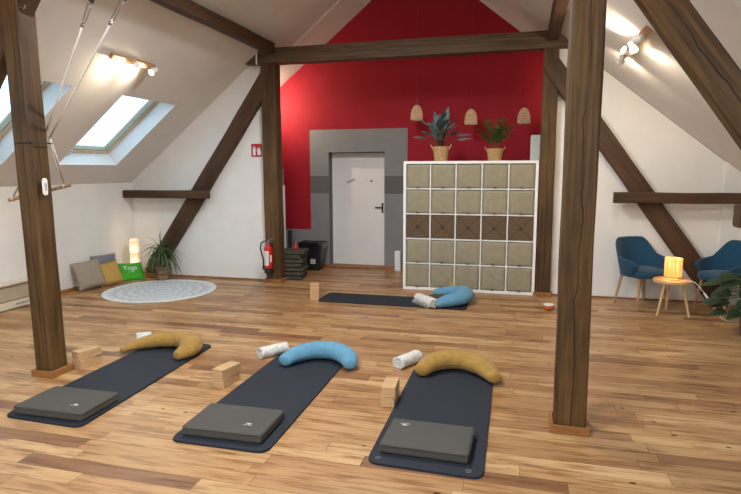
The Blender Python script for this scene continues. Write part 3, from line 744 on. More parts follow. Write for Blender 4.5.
# arching palm in the left corner
t = thing('potted_palm', 'arching long-leaved palm in a brown basket beside the round rug', 'plant', (-5.385, 7.57, 0))
o = MB(); pr = [(.085, 0), (.093, .02)]+[(.093+.008*math.sin(i*2), .02+.2*i/8) for i in range(9)]+[(.085, .225), (.07, .18), (.003, .18)]
o.lathe(pr, 20); o.build('basket', 'basket_grey', t)
o = MB(); o.lathe([(.002, .182), (.076, .185), (.076, .19), (.002, .195)], 14); o.build('soil', 'soil', t)
o = MB(); o.tube([(0, 0, .18), (.01, 0, .30), (0, .005, .40)], [.03, .02, .016], 10); o.build('trunk', 'stem', t)
o = MB(); rnd = random.Random(9)
for i in range(120):
    a = rnd.uniform(0, 2*PI); el = rnd.uniform(.25, 1.5); L = rnd.uniform(.28, .50)
    blade(o.bm, (rnd.uniform(-.015, .015), rnd.uniform(-.015, .015), rnd.uniform(.31, .41)), (math.cos(a)*math.cos(el), (math.sin(a)*math.cos(el))*(.25 if math.sin(a) > 0 else 1), math.sin(el)), L, .016, rnd.uniform(2.3, 4.4), 11)
o.build('leaves', 'leaf', t)
# monstera at right
t = thing('monstera_plant', 'dark green broad-leaved monstera at the right picture edge beside the armchair', 'plant', (2.36, 6.45, 0))
o = MB(); o.lathe([(.11, 0), (.12, .01), (.15, .26), (.155, .28), (.14, .28), (.13, .25), (.003, .245)], 24); o.build('pot', 'pot', t)
o = MB(); o.lathe([(.002, .246), (.13, .25), (.13, .256), (.002, .26)], 16); o.build('soil', 'soil', t)
o = MB(); st = MB(); rnd = random.Random(12)
spec = [(-.28, -.12, .56), (-.20, .04, .48), (-.12, -.16, .50), (-.26, .02, .26), (-.16, -.2, .30), (-.05, -.2, .58), (-.30, -.10, .40), (-.33, .05, .46), (-.24, -.14, .50), (-.22, .08, .33), (-.30, -.06, .17), (-.22, -.2, .20), (-.14, -.1, .54), (-.16, -.22, .40), (-.05, .1, .60), (.1, -.1, .62), (.13, .0, .5), (.1, .2, .45), (.08, -.25, .38), (-.08, -.28, .28), (-.34, -.02, .28), (0, .28, .5)]
for (dx, dy, dz) in spec:
    dz += .10; e = Vector((dx, dy, dz)); st.tube([(dx*.06, dy*.06, .25), (dx*.45, dy*.45, dz*.75+.14), e], .005, 6)
    leaf(o.bm, e, (min(dx*1.2, .02)+rnd.uniform(-.1, .05), dy-.06, -.12), (0, -.35, 1), rnd.uniform(.15, .21), rnd.uniform(.14, .19), .3, 14)
o.build('leaves', 'leafdark', t); st.build('stems', 'leaf', t)

# ------------------------------------------------------------------ pendants
def pendant():
    t = thing('pendant_lamp', '', 'pendant lamp', group='rattan pendant lamps before the red wall')
    o = MB(); n = 20; H, RW = .225, .092
    prof = [(RW, 0), (RW*1.01, .05), (RW*.97, .10), (RW*.84, .15), (RW*.62, .19), (RW*.34, .216), (.02, H)]
    def rr(z):
        for (ra, za), (rb, zb) in zip(prof, prof[1:]):
            if za <= z <= zb: return ra+(rb-ra)*(z-za)/(zb-za)
        return .02
    for k, z in enumerate([0, .022, .045, .07, .095, .12, .145, .168, .19, .207]):
        r = rr(z); o.tube([(r*math.cos(2*PI*j/n), r*math.sin(2*PI*j/n), z) for j in range(n+1)], .0065, 5, False)
    for j in range(22):
        for tw in (-.5, .5):
            pts = []
            for k in range(8):
                z = H*k/7; a = 2*PI*j/22+tw*z/H; r = rr(z); pts.append((r*math.cos(a), r*math.sin(a), z))
            o.tube(pts, .0042, 4)
    o.build('shade', 'rattan', t)
    o = MB(); o.tube([(0, 0, .215), (0, 0, .25)], .014, 8); o.build('socket', 'black', t)
    return t
p0 = pendant()
for i, (x, z, lb) in enumerate([(-1.61, 2.475, 'leftmost rattan pendant lamp, hanging beside the broad-leaved plant'), (-.77, 2.39, 'middle rattan pendant lamp, between the two shelf plants'), (.012, 2.385, 'rightmost rattan pendant lamp, next to the rear right post')]):
    q = p0 if i == 0 else copytree(p0)
    q.location = (x, 8.9, z); q['label'] = lb
    o = MB(); o.tube([(0, 0, .24), (0, 0, roofz(x)-z)], .0022, 5); o.build('cord', 'signred', q)

# ------------------------------------------------------------------ mats
def mat_obj(pts, z, label):
    # rounded-corner polygon
    cs_ = []; n = len(pts); r = .075
    for i in range(n):
        p, a, c = Vector(pts[i]), Vector(pts[i-1]), Vector(pts[(i+1) % n]); da, dc = (a-p).normalized(), (c-p).normalized()
        for k in range(7):
            t = k/6; q0, q1 = p+da*r, p+dc*r
            cs_.append(((1-t)**2*q0+2*t*(1-t)*p+t*t*q1))
    o = MB(); vs = o.prism([(v.x, v.y) for v in cs_], .014, 'Z', 0)
    bmesh.ops.bevel(o.bm, geom=[e for e in o.bm.edges if abs(e.verts[0].co.z-.014) < 1e-5 and abs(e.verts[1].co.z-.014) < 1e-5], offset=.004, segments=2, affect='EDGES')
    t = thing('yoga_mat', label, 'mat', group='charcoal exercise mats')
    o.build('foam_mat', 'mat', t)
    # eyelets near the front corners
    return t
def eyelet(t, x, y):
    o = MB(); n = 14; o.tube([(x+.014*math.cos(2*PI*j/n), y+.014*math.sin(2*PI*j/n), .0155) for j in range(n+1)], .0035, 6, False); o.build('eyelet', 'labelgrey', t)
def rect(cx_, cy_, w, l, a):
    c, s = math.cos(a), math.sin(a)
    return [(cx_+c*x-s*y, cy_+s*x+c*y) for x, y in ((-w/2, -l/2), (w/2, -l/2), (w/2, l/2), (-w/2, l/2))]
mA = mat_obj([(-3.445, 2.955), (-2.785, 2.935), (-2.855, 4.76), (-3.475, 4.77)], 0, 'leftmost front mat, under the mustard crescent cushion by the left post')
mB = mat_obj([(-2.105, 2.93), (-1.435, 2.935), (-1.46, 4.72), (-2.11, 4.71)], 0, 'middle front mat, under the blue crescent cushion')
mC = mat_obj([(-.825, 2.985), (-.150, 2.965), (-.170, 4.66), (-.835, 4.68)], 0, 'rightmost front mat, under the mustard crescent cushion near the right post')
eyelet(mC, -.765, 3.04); eyelet(mC, -.235, 3.02)
mD = mat_obj([(-2.53, 6.78), (-.60, 6.78), (-.60, 7.30), (-2.53, 7.30)], 0, 'charcoal mat lying crosswise in front of the white shelf')
o = MB(); o.box(-.6, .6, -.006, .006, 0, .0008)

# firm flat cushions
def flat_cushion(x, y, w, l, a, label, logo, z=.0145, h=.062, m='bolster', bv=.014, group='flat foam cushions on the front mats'):
    t = thing('flat_cushion', label, 'cushion', (x, y, z), (0, 0, a), group)
    o = MB(); o.box(-w/2, w/2, -l/2, l/2, 0, h, bv, 3); 
    bmesh.ops.subdivide_edges(o.bm, edges=[e for e in o.bm.edges if e.calc_length() > .2], cuts=6, use_grid_fill=True)
    for v in o.bm.verts:
        e = (1-(2*v.co.x/w)**2)*(1-(2*v.co.y/l)**2)
        if v.co.z > h*.8: v.co.z += .006*max(0, e)+.0015*noise.noise(v.co*9+Vector((x, y, 0)))
    o.build('cover', m, t, smooth=False)
    o = MB(); zz = h-.008; k = .0012
    o.tube([(-w/2+.012, -l/2-k, zz), (w/2-.012, -l/2-k, zz), (w/2+k, -l/2+.012, zz), (w/2+k, l/2-.012, zz), (w/2-.012, l/2+k, zz), (-w/2+.012, l/2+k, zz), (-w/2-k, l/2-.012, zz), (-w/2-k, -l/2+.012, zz), (-w/2+.012, -l/2-k, zz)], .0028, 5)
    o.build('piping', 'piping' if m == 'bolster' else m, t)
    if logo:
        lx, ly, la = logo; o = MB()
        ca, sa = math.cos(la), math.sin(la)
        def T(px, py): return (lx+ca*px-sa*py, ly+sa*px+ca*py, h+.0095)
        for q in range(5):   # lotus-like arcs
            aa = -1.0+.5*q; o.tube([T(0, 0), T(.014*math.sin(aa)+.003, .012*math.cos(aa)+.004), T(.026*math.sin(aa), .02*math.cos(aa))], .0014, 4)
        for q in range(7):
            xx = -.030+.009*q; o.tube([T(xx, -.012), T(xx+.003, -.004-(q % 2)*.002), T(xx+.006, -.012)], .0014, 4)
        o.build('logo_print', 'print', t)
    return t
flat_cushion(-3.105, 3.185, .565, .385, math.radians(1), 'flat taupe cushion on the leftmost front mat', (.15, -.10, 0))
flat_cushion(-1.785, 3.20, .55, .385, math.radians(1.5), 'flat taupe cushion on the middle front mat', (.14, -.09, 0))
flat_cushion(-.505, 3.28, .53, .37, math.radians(-1), 'flat taupe cushion on the rightmost front mat', (-.165, .085, PI))

# crescent cushions
def bez(P_, n):
    # Catmull-Rom through points
    out = []; P_ = [Vector(p) for p in P_]; Q = [P_[0]*2-P_[1]]+P_+[P_[-1]*2-P_[-2]]
    for i in range(1, len(Q)-2):
        for k in range(n):
            t = k/n; a, b_, c, d = Q[i-1], Q[i], Q[i+1], Q[i+2]
            out.append(.5*((2*b_)+(c-a)*t+(2*a-5*b_+4*c-d)*t*t+(3*b_-a-3*c+d)*t**3))
    out.append(Q[-2]); return out
def crescent(ctrl, radii, m, label, z, group=None, seed=0, lab=None):
    c0 = sum((Vector((p[0], p[1], 0)) for p in ctrl), Vector())/len(ctrl)
    t = thing('crescent_cushion', label, 'cushion', (c0.x, c0.y, z), group=group)
    path = bez([(p[0]-c0.x, p[1]-c0.y, 0) for p in ctrl], 8); rr = bez([(r, 0, 0) for r in radii], 8)
    o = MB(); n = 22; rings = []
    K = len(path)
    for i, p in enumerate(path):
        tt = (path[min(i+1, K-1)]-path[max(i-1, 0)]).normalized(); sd = Vector((tt.y, -tt.x, 0)); r = max(.012, rr[i].x)
        ring = []
        for j in range(n):
            a = 2*PI*j/n; hx = math.cos(a); hz = math.sin(a)
            hz2 = hz*.92 if hz > 0 else hz*.80
            w = 1+.05*noise.noise(Vector((i*.35+seed*9, a*1.3, seed)))+.022*noise.noise(Vector((i*.9+seed, a*5, 3)))
            q = p+sd*(hx*r*1.10*w)+Vector((0, 0, r*.80+hz2*r*w)); q.z = max(q.z, .001)
            ring.append(o.bm.verts.new(q))
        rings.append(ring)
    for a, e in zip(rings, rings[1:]):
        for j in range(n): o.bm.faces.new((a[j], a[(j+1) % n], e[(j+1) % n], e[j]))
    for rg, i, sgn in ((rings[0], 0, -1), (rings[-1], K-1, 1)):
        tt = (path[min(i+1, K-1)]-path[max(i-1, 0)]).normalized(); r = rr[i].x
        cc = sum((v.co for v in rg), Vector())/n
        r2 = [o.bm.verts.new(cc+(v.co-cc)*.62+tt*sgn*r*.42) for v in rg]
        for v in r2: v.co.z = max(v.co.z, .001)
        for j in range(n): o.bm.faces.new((rg[j], rg[(j+1) % n], r2[(j+1) % n], r2[j]))
        o.bm.faces.new(r2)
    o.build('cover', m, t, smooth=True, subd=1)
    # seam line along the outer side and small white tag
    o = MB(); pts = []
    for i, p in enumerate(path[2:-2]):
        i += 2; tt = (path[i+1]-path[i-1]).normalized(); sd = Vector((tt.y, -tt.x, 0)); pts.append(p+sd*(rr[i].x*1.105)+Vector((0, 0, rr[i].x*.80)))
    o.tube(pts, .0022, 4); o.build('seam', m, t)
    if lab is not None:
        i = lab; tt = (path[i+1]-path[i-1]).normalized(); sd = Vector((tt.y, -tt.x, 0)); e = path[i]-sd*rr[i].x*1.1
        o = MB(); o.box(-.022, .022, -.001, .001, -.015, .02); o.build('care_tag', 'labelwhite', t, e+Vector((0, 0, rr[i].x*1.2)), (.4, 0, math.atan2(tt.y, tt.x)))
    return t
G = 'crescent-shaped cushions'
crescent([(-3.565, 4.33), (-3.46, 4.46), (-3.31, 4.57), (-3.13, 4.61), (-2.965, 4.54), (-2.895, 4.41), (-2.93, 4.27)], [.028, .060, .084, .092, .096, .090, .050], 'mustard', 'mustard crescent cushion, its left tip off the leftmost front mat', .0145, G, 1)
crescent([(-1.935, 4.36), (-1.875, 4.51), (-1.735, 4.635), (-1.555, 4.64), (-1.41, 4.53), (-1.355, 4.42)], [.060, .080, .090, .090, .082, .056], 'blue', 'sky-blue crescent cushion across the middle front mat', .0145, G, 2)
crescent([(-.745, 4.42), (-.685, 4.56), (-.56, 4.665), (-.40, 4.67), (-.245, 4.56), (-.15, 4.40)], [.062, .082, .093, .093, .084, .054], 'mustard', 'mustard crescent cushion across the rightmost front mat', .0145, G, 3)
crescent([(-1.08, 7.42), (-.93, 7.43), (-.76, 7.37), (-.655, 7.20), (-.70, 6.99), (-.84, 6.86), (-.97, 6.80)], [.055, .078, .10, .112, .105, .088, .056], 'blue', 'sky-blue crescent cushion on the mat in front of the shelf', .0145, G, 4)
# dark round cushion under / inside the far crescent
o = MB(); o.lathe([(.13, 0), (.155, .012), (.16, .035), (.15, .06), (.11, .068), (.003, .07)], 24)
tag(o.build('round_cushion', 'bolster_dark', None, (-.98, 7.14, .0148), smooth=True), 'dark cushion tucked inside the blue crescent by the shelf', 'cushion')

# rolled blankets / towels
def roll(x0, y0, x1, y1, r, label, z=.0, fringe=False, seed=0):
    a = math.atan2(y1-y0, x1-x0); L = math.hypot(x1-x0, y1-y0)
    t = thing('rolled_blanket', label, 'blanket', ((x0+x1)/2, (y0+y1)/2, z), (0, 0, a), 'rolled white knitted blankets')
    o = MB(); n = 24; rings = []
    for i in range(17):
        x = -L/2+L*i/16; ring = []
        for j in range(n):
            q = 2*PI*j/n; rr_ = r*(1+.10*noise.noise(Vector((x*14+seed, math.cos(q)*1.4, math.sin(q)*1.4)))+.03*math.sin(i*2.1+q*2))
            zz = r*.93+math.sin(q)*rr_*.95; ring.append(o.bm.verts.new((x+.012*noise.noise(Vector((q, seed, i))), math.cos(q)*rr_*1.08, max(.001, zz))))
        rings.append(ring)
    for a_, e in zip(rings, rings[1:]):
        for j in range(n): o.bm.faces.new((a_[j], a_[(j+1) % n], e[(j+1) % n], e[j]))
    for rg, sg in ((rings[0], 1), (rings[-1], -1)):
        cc = sum((v.co for v in rg), Vector())/n; prev = rg
        for f_, dx in ((.78, -.004), (.70, .010), (.55, .0), (.45, .012), (.28, .002), (.15, .012)):
            cur = [o.bm.verts.new(cc+(v.co-cc)*f_+Vector((dx*sg, 0, 0))) for v in rg]
            for j in range(n): o.bm.faces.new((prev[j], prev[(j+1) % n], cur[(j+1) % n], cur[j]))
            prev = cur
        o.bm.faces.new(prev)
    o.build('blanket_roll', 'towel', t, smooth=True)
    o = MB(); rnd = random.Random(seed)
    if fringe:
        for i in range(44):
            e = rnd.choice((-1, 1)) if i % 3 else 1; q = rnd.uniform(0, 2*PI); rr_ = r*rnd.uniform(.25, 1.0); s_ = Vector((e*L/2, math.cos(q)*rr_, r+math.sin(q)*rr_*.9)); d_ = Vector((e*rnd.uniform(.02, .05), rnd.uniform(-.02, .02), rnd.uniform(-.03, .01)))
            p2 = s_+d_; p2.z = max(.004, p2.z); o.tube([s_, s_+d_*.5+Vector((0, 0, .005)), p2], .003, 4)
        for i in range(16):
            xx = -L/2+L*i/15; o.tube([(xx, -r*.95, r*.7), (xx+rnd.uniform(-.01, .01), -r*1.25, r*.3), (xx+rnd.uniform(-.015, .015), -r*1.35, .004)], .003, 4)
    else:
        for i in range(14):
            xx = -L/2+L*i/13; o.tube([(xx, -r*.8, r*1.35), (xx+rnd.uniform(-.008, .008), -r*1.06, r*.95), (xx+rnd.uniform(-.01, .01), -r*1.12, r*.7)], .0025, 4)
    o.build('fringe', 'towel', t)
    return t
roll(-2.25, 4.53, -2.09, 4.76, .054, 'rolled white blanket beside the left tip of the blue crescent on the middle front mat', seed=1)
roll(-.975, 4.58, -.845, 4.82, .056, 'rolled white blanket beside the rightmost front mat', seed=2)
roll(-1.235, 7.03, -.985, 6.76, .062, 'fringed white blanket roll in front of the far blue crescent', .0148, True, 3)
roll(-3.68, 4.70, -3.57, 4.78, .046, 'white blanket peeking out behind the left mustard crescent', seed=4)

# wooden blocks
def block(x, y, z, a, label, stand=False, w=.105, l=.215, h=.073):
    o = MB()
    if stand: o.box(-w/2, w/2, -h/2, h/2, 0, l+.01, .004, 2)
    else: o.box(-w/2, w/2, -l/2, l/2, 0, h, .004, 2)
    return tag(o.build('yoga_block', 'block', None, (x, y, z), (0, 0, a)), label, 'block', 'pale wooden blocks')
block(-3.655, 3.995, 0, math.radians(-10), 'lower wooden block of the stack beside the left post')
block(-3.655, 4.0, .0755, math.radians(-18), 'upper wooden block of the stack beside the left post')
block(-2.243, 3.912, 0, math.radians(-7), 'lower wooden block of the stack left of the middle front mat')
block(-2.240, 3.914, .0755, math.radians(-13), 'upper wooden block of the stack left of the middle front mat')
block(-.888, 3.89, 0, math.radians(2), 'lower wooden block of the stack left of the rightmost front mat')
block(-.885, 3.892, .0755, math.radians(4), 'upper wooden block of the stack left of the rightmost front mat')
block(-2.585, 6.86, 0, math.radians(14), 'single wooden block standing upright at the left end of the far mat', True, .12, .22, .075)

# ------------------------------------------------------------------ rug
t = thing('round_rug', 'round pale grey rug with a woven mandala pattern on the left', 'rug', (-4.93, 6.87, 0))
o = MB(); o.lathe([(.755, 0), (.765, .003), (.755, .008), (.4, .0085), (.002, .0085)], 72); o.build('woven_face', 'rug', t)
o = MB(); n = 72; o.tube([(.765*math.cos(2*PI*j/n), .765*math.sin(2*PI*j/n), .006) for j in range(n+1)], .0062, 6, False); o.build('bound_edge', 'rug_edge', t)

# ------------------------------------------------------------------ pillows
def pillow(W, H, T, m, label, loc, rot, seed, name='throw_pillow', text=None):
    t = thing(name, label, 'pillow', loc, rot, 'throw pillows against the left wall')
    o = MB(); n = 14; fr = {}; bk = {}
    for i in range(n+1):
        for j in range(n+1):
            u, v = -1+2*i/n, -1+2*j/n
            th = T/2*(max(0, (1-u**2)*(1-v**2)))**.42; pin = 1-.07*(1-abs(v)**2)*(abs(u)**4); pin2 = 1-.07*(1-abs(u)**2)*(abs(v)**4)
            x = W/2*u*pin; z = H/2*v*pin2+H/2; w = .012*noise.noise(Vector((u*2+seed, v*2, seed)))*(1-u*u)*(1-v*v)
            fr[i, j] = o.bm.verts.new((x, -th+w, z))
            bk[i, j] = fr[i, j] if i in (0, n) or j in (0, n) else o.bm.verts.new((x, th+w, z))
    for i in range(n):
        for j in range(n):
            o.bm.faces.new((fr[i, j], fr[i+1, j], fr[i+1, j+1], fr[i, j+1])); o.bm.faces.new((bk[i, j], bk[i, j+1], bk[i+1, j+1], bk[i+1, j]))
    o.build('cover', m, t, smooth=True, subd=1)
    o = MB(); ed = [fr_ for fr_ in []]
    per = [(-1+2*i/n, -1) for i in range(n+1)]+[(1, -1+2*j/n) for j in range(1, n+1)]+[(1-2*i/n, 1) for i in range(1, n+1)]+[(-1, 1-2*j/n) for j in range(1, n+1)]
    o.tube([(W/2*u*(1-.07*(1-v*v)*u**4), 0, H/2*v*(1-.07*(1-u*u)*v**4)+H/2) for u, v in per], .004, 5, False); o.build('seam', m, t)
    if text:
        for s_, z_, sz in text:
            o2 = text_mesh('printed_lettering', s_, sz, 'print', t, Matrix.Translation((-.03, -T/2-.004, z_)) @ Matrix.Rotation(PI/2, 4, 'X'))
    return t
R_ = math.radians
pillow(.43, .41, .12, 'taupe_pillow', 'large taupe linen pillow, leftmost of the pillows on the floor', (-5.90, 6.68, .03), (R_(-20), R_(-5), R_(72)), 1)
pillow(.44, .42, .08, 'grey_pillow', 'blue-grey pillow leaning on the wall behind the mustard pillow', (-6.04, 7.10, .03), (R_(-5), 0, R_(78)), 2)
pillow(.37, .35, .11, 'mustard_pillow', 'mustard yellow square pillow between the taupe and green ones', (-5.82, 6.99, .03), (R_(-27), R_(-6), R_(68)), 3)
pillow(.38, .32, .11, 'green_pillow', 'bright green pillow with white lettering, nearest the floor lamp', (-5.68, 7.27, .03), (R_(-38), R_(3), R_(58)), 4, text=[('Yoga', .20, .105), ('~~~', .13, .05)])

# ------------------------------------------------------------------ floor lamp
t = thing('floor_lamp', 'lit square paper floor lamp with round motifs in the left corner', 'lamp', (-5.88, 7.58, 0), (0, 0, R_(30)))
o = MB(); o.box(-.07, .07, -.07, .07, 0, .02, .003); o.build('base', 'shelfwhite', t)
o = MB(); o.box(-.067, .067, -.067, .067, .02, .63); o.build('paper_shade', 'paperlamp', t)
o = MB()
for a in (-1, 1):
    for c in (-1, 1): o.box(a*.066-.004, a*.066+.004, c*.066-.004, c*.066+.004, .018, .635)
for z in (.02, .21, .40, .59, .63):
    for a in (-1, 1): o.box(-.069, .069, a*.067-.002, a*.067+.002, z-.003, z+.003); o.box(a*.067-.002, a*.067+.002, -.069, .069, z-.003, z+.003)
o.build('wooden_frame', 'pine', t)
def pt(name, loc, e, col, r=.06, parent=None):
    l = bpy.data.lights.new(name, 'POINT'); l.energy = e; l.color = col; l.shadow_soft_size = r
    ob = bpy.data.objects.new(name, l); C.objects.link(ob); ob.location = loc
    if parent: ob.parent = parent
    return ob
pt('floor_lamp_bulb', (0.0, 0, .80), .5, (1, .72, .45), .12, t)
o = MB(); o.tube([(-5.86, 7.60, .66), (-5.93, 7.88, 1.25), (-6.09, 7.90, 1.27)], .003, 5); o.bm.free()
o = MB(); o.tube([(-6.10, 7.91, .06), (-6.10, 7.91, 1.27)], .005, 6); tag(o.build('wall_cable', 'cable'), 'thin grey cable running down the left room corner behind the floor lamp', 'cable')

# ------------------------------------------------------------------ low cream box at left wall
t = thing('low_bench', 'long low cream bench box along the left wall under the skylights', 'bench', (XL+.01, 5.0, 0))
o = MB(); o.box(0.02, .07, -1.6, .93, .115, .31, .004); o.build('front_panel', 'beigefront', t)
o = MB(); o.box(0, .115, -1.6, .95, .31, .345, .008, 2); o.build('top_board', 'creambox', t)
o = MB(); o.box(.012, .085, -1.6, .95, .012, .100, .006, 2); pl = o.build('base_rail', 'creambox', t)
o = MB(); o.box(0.02, .06, -1.58, .92, 0, .115); o.build('plinth', 'gasket', t)
o = MB()
for i in range(9): o.box(.0852, .0866, .50+.022*i, .514+.022*i, .05, .05+(.014, .018, .012, .016)[i % 4])
o.build('maker_mark', 'labelgrey', pl)

# ------------------------------------------------------------------ fire extinguisher + sign
t = thing('fire_extinguisher', 'red fire extinguisher hung on the rear left post', 'fire extinguisher', (-3.635, 7.705, .166))
o = MB(); o.lathe([(.060, 0), (.066, .01), (.066, .075), (.064, .08)], 24); o.build('base_ring', 'black', t)
o = MB(); o.lathe([(.062, .078), (.064, .085), (.064, .36), (.058, .39), (.036, .42), (.022, .435), (.022, .45)], 28); o.build('cylinder', 'redpaint', t, smooth=True)
o = MB(); n = 12
for a0, a1, z0, z1, mt in ((-2.35, -1.1, .12, .34, 'labelwhite'), (-.75, -.35, .17, .28, 'labelwhite')):
    o = MB(); vs = []
    for z in (z0, z1): vs.append([o.bm.verts.new((.0655*math.cos(a0+(a1-a0)*i/n), .0655*math.sin(a0+(a1-a0)*i/n), z)) for i in range(n+1)])
    for i in range(n): o.bm.faces.new((vs[0][i], vs[0][i+1], vs[1][i+1], vs[1][i]))
    lb = o.build('label', mt, t)
o = MB()
for k in range(7):
    z = .15+.026*k; o.tube([(.0665*math.cos(a), .0665*math.sin(a), z) for a in (-2.2, -1.95, -1.7, -1.45, -1.3)], .0018, 4)
o.build('label_text', 'labelgrey', t)
o = MB(); o.lathe([(.017, .45), (.02, .46), (.02, .485), (.012, .49)], 12); o.tube([(-.01, 0, .475), (.02, 0, .50), (.085, -.01, .525)], .009, 8); o.tube([(-.01, 0, .468), (.03, 0, .475), (.075, -.01, .485)], .007, 8); o.build('valve_lever', 'steel', t)
o = MB(); o.tube([(-.015, 0, .47), (-.06, -.01, .485), (-.105, -.02, .45), (-.118, -.02, .38), (-.10, -.015, .28), (-.078, -.01, .20), (-.072, -.008, .12)], .011, 8); o.tube([(-.078, -.01, .20), (-.074, -.01, .05)], [.012, .02], 8); o.build('hose', 'black', t, smooth=True)
o = MB(); o.box(-.03, .03, .06, .098, .36, .42, .003); o.build('wall_bracket', 'black', t)
t = thing('fire_sign', 'small square red fire extinguisher sign on the white wall', 'sign', (-3.885, YP-.001, 2.0))
o = MB(); o.box(-.088, .088, -.004, 0, -.098, .098, .002); o.build('plate', 'signred', t)
o = MB(); o.box(-.060, -.018, -.006, -.004, -.075, .030, .006, 2); o.box(-.050, -.028, -.006, -.004, .034, .055); o.box(-.062, -.040, -.006, -.004, .048, .058); o.tube([(-.028, -.005, .05), (-.008, -.005, .04), (-.006, -.005, -.02)], .003, 4); o.build('extinguisher_symbol', 'print', t)
o = MB(); o.prism([(.012, -.07), (.070, -.07), (.076, -.03), (.062, .0), (.066, .03), (.050, .015), (.046, .06), (.030, .025), (.022, .035), (.010, -.01)], -.002, 'Y', -.004); o.build('flame_symbol', 'print', t)

# ------------------------------------------------------------------ stack of dark cushions, bin, bits behind post
rnd = random.Random(21)
for i in range(7):
    t = flat_cushion(-3.465+rnd.uniform(-.02, .02), 8.24+rnd.uniform(-.012, .012), .40, .40, R_(8+rnd.uniform(-4, 4)), ('lowest of' if i == 0 else 'topmost of' if i == 6 else '%s cushion from the bottom of' % ('', 'second', 'third', 'fourth', 'fifth', 'sixth')[i])+(' the dark cushions stacked behind the rear left post' if i in (0, 6) else ' the dark stack behind the rear left post'), None, .0005+.0665*i if i else .0005, .058, 'bolster_dark', .024, 'dark flat cushions stacked by the post')
t = thing('waste_bin', 'black waste bin with a liner, left of the white door', 'bin', (-3.44, 9.06, 0))
def sqring(o, hw, z, r=.04, n=5):
    out = []
    for (cx_, cy_, a0) in ((hw-r, hw-r, 0), (-hw+r, hw-r, PI/2), (-hw+r, -hw+r, PI), (hw-r, -hw+r, 1.5*PI)):
        for k in range(n): a = a0+PI/2*k/(n-1); out.append(o.bm.verts.new((cx_+r*math.cos(a), (cy_+r*math.sin(a))*.8, z)))
    return out
def loft(o, rings, cap0=True, cap1=True):
    n = len(rings[0])
    for a, e in zip(rings, rings[1:]):
        for j in range(n): o.bm.faces.new((a[j], a[(j+1) % n], e[(j+1) % n], e[j]))
    if cap0: o.bm.faces.new(rings[0][::-1])
    if cap1: o.bm.faces.new(rings[-1])
o = MB(); loft(o, [sqring(o, .155, 0), sqring(o, .16, .02), sqring(o, .205, .42), sqring(o, .205, .45), sqring(o, .19, .45), sqring(o, .145, .05)]); o.build('bucket', 'black', t)
o = MB(); rg = []
for hw, z in ((.209, .38), (.216, .45), (.222, .475), (.205, .48), (.18, .40), (.14, .12)): rg.append(sqring(o, hw, z))
for r_ in rg:
    for v in r_: v.co += Vector((.008*noise.noise(v.co*20), .008*noise.noise(v.co*23), .014*noise.noise(v.co*17)))
loft(o, rg, False, True); o.build('bin_liner', 'bag', t, smooth=True)
o = MB(); o.box(.01, .10, -.158, -.152, .11, .25, .002); lb = o.build('paper_label', 'labelwhite', t, (0, -.0, 0), (R_(-4), 0, 0))
o = MB()
for i in range(5): o.box(.02+.001*i, .09-.01*(i % 2), -.160, -.158, .125+.024*i, .136+.024*i)
o.build('label_text', 'labelgrey', lb)
t = thing('leaning_board', 'slim white board standing behind the rear left post', 'board', (-3.79, 8.62, 0))
o = MB(); o.box(-.045, .045, -.015, .015, 0, 1.46, .003); o.build('board', 'shelfwhite', t)
o = MB(); o.box(-.03, .03, -.012, .012, 1.46, 1.72, .004); o.build('grey_top', 'grey_pillow', t)
o = MB(); o.tube([(0, 0, 0), (0, 0, .70)], .032, 18); tag(o.build('rolled_mat', 'mat', None, (-3.745, 8.80, 0)), 'dark rolled mat standing upright behind the cushion stack', 'mat')
o = MB(); o.lathe([(.04, 0), (.04, .01), (.032, .013), (.01, .115), (.002, .12)], 18); tag(o.build('training_cone', 'redpaint', None, (-3.43, 8.28, .0005+.0665*6+.070)), 'small red cone on top of the dark cushion stack', 'cone')
o = MB(); o.box(-.05, .05, -.04, .04, 0, .34, .006); o.box(-.04, .04, -.046, -.04, .02, .32, .002); tag(o.build('white_cabinet_heater', 'shelfwhite', None, (-1.98, 9.27, 0)), 'slim white heater box partly hidden behind the left side of the shelf', 'heater')
# small forked ornament behind far bolster
t = thing('forked_ornament', 'small brown forked ornament between the far blue cushion and shelf', 'ornament', (-.86, 7.68, 0))
o = MB(); o.lathe([(.05, 0), (.055, .006), (.05, .03), (.003, .032)], 16); o.build('dark_base', 'black', t)
o = MB()
for dx in (-.045, -.01, .04): o.tube([(dx*.3, 0, .03), (dx*.8, -.003, .12), (dx, 0, .225-abs(dx)*.5)], [.014, .014, .009], 8)
o.build('twigs', 'basket', t)
# small orange bowl by the right post
t = thing('candle_bowl', 'small orange bowl with a white rim on the floor behind the near right post', 'bowl', (.375, 7.05, 0))
o = MB(); o.lathe([(.04, 0), (.062, .03), (.068, .065), (.062, .07), (.056, .035), (.003, .03)], 20); o.build('bowl', 'orange', t, smooth=True)
o = MB(); o.lathe([(.05, .055), (.069, .066), (.071, .075), (.05, .078), (.003, .07)], 20); o.build('rim', 'labelwhite', t, smooth=True)

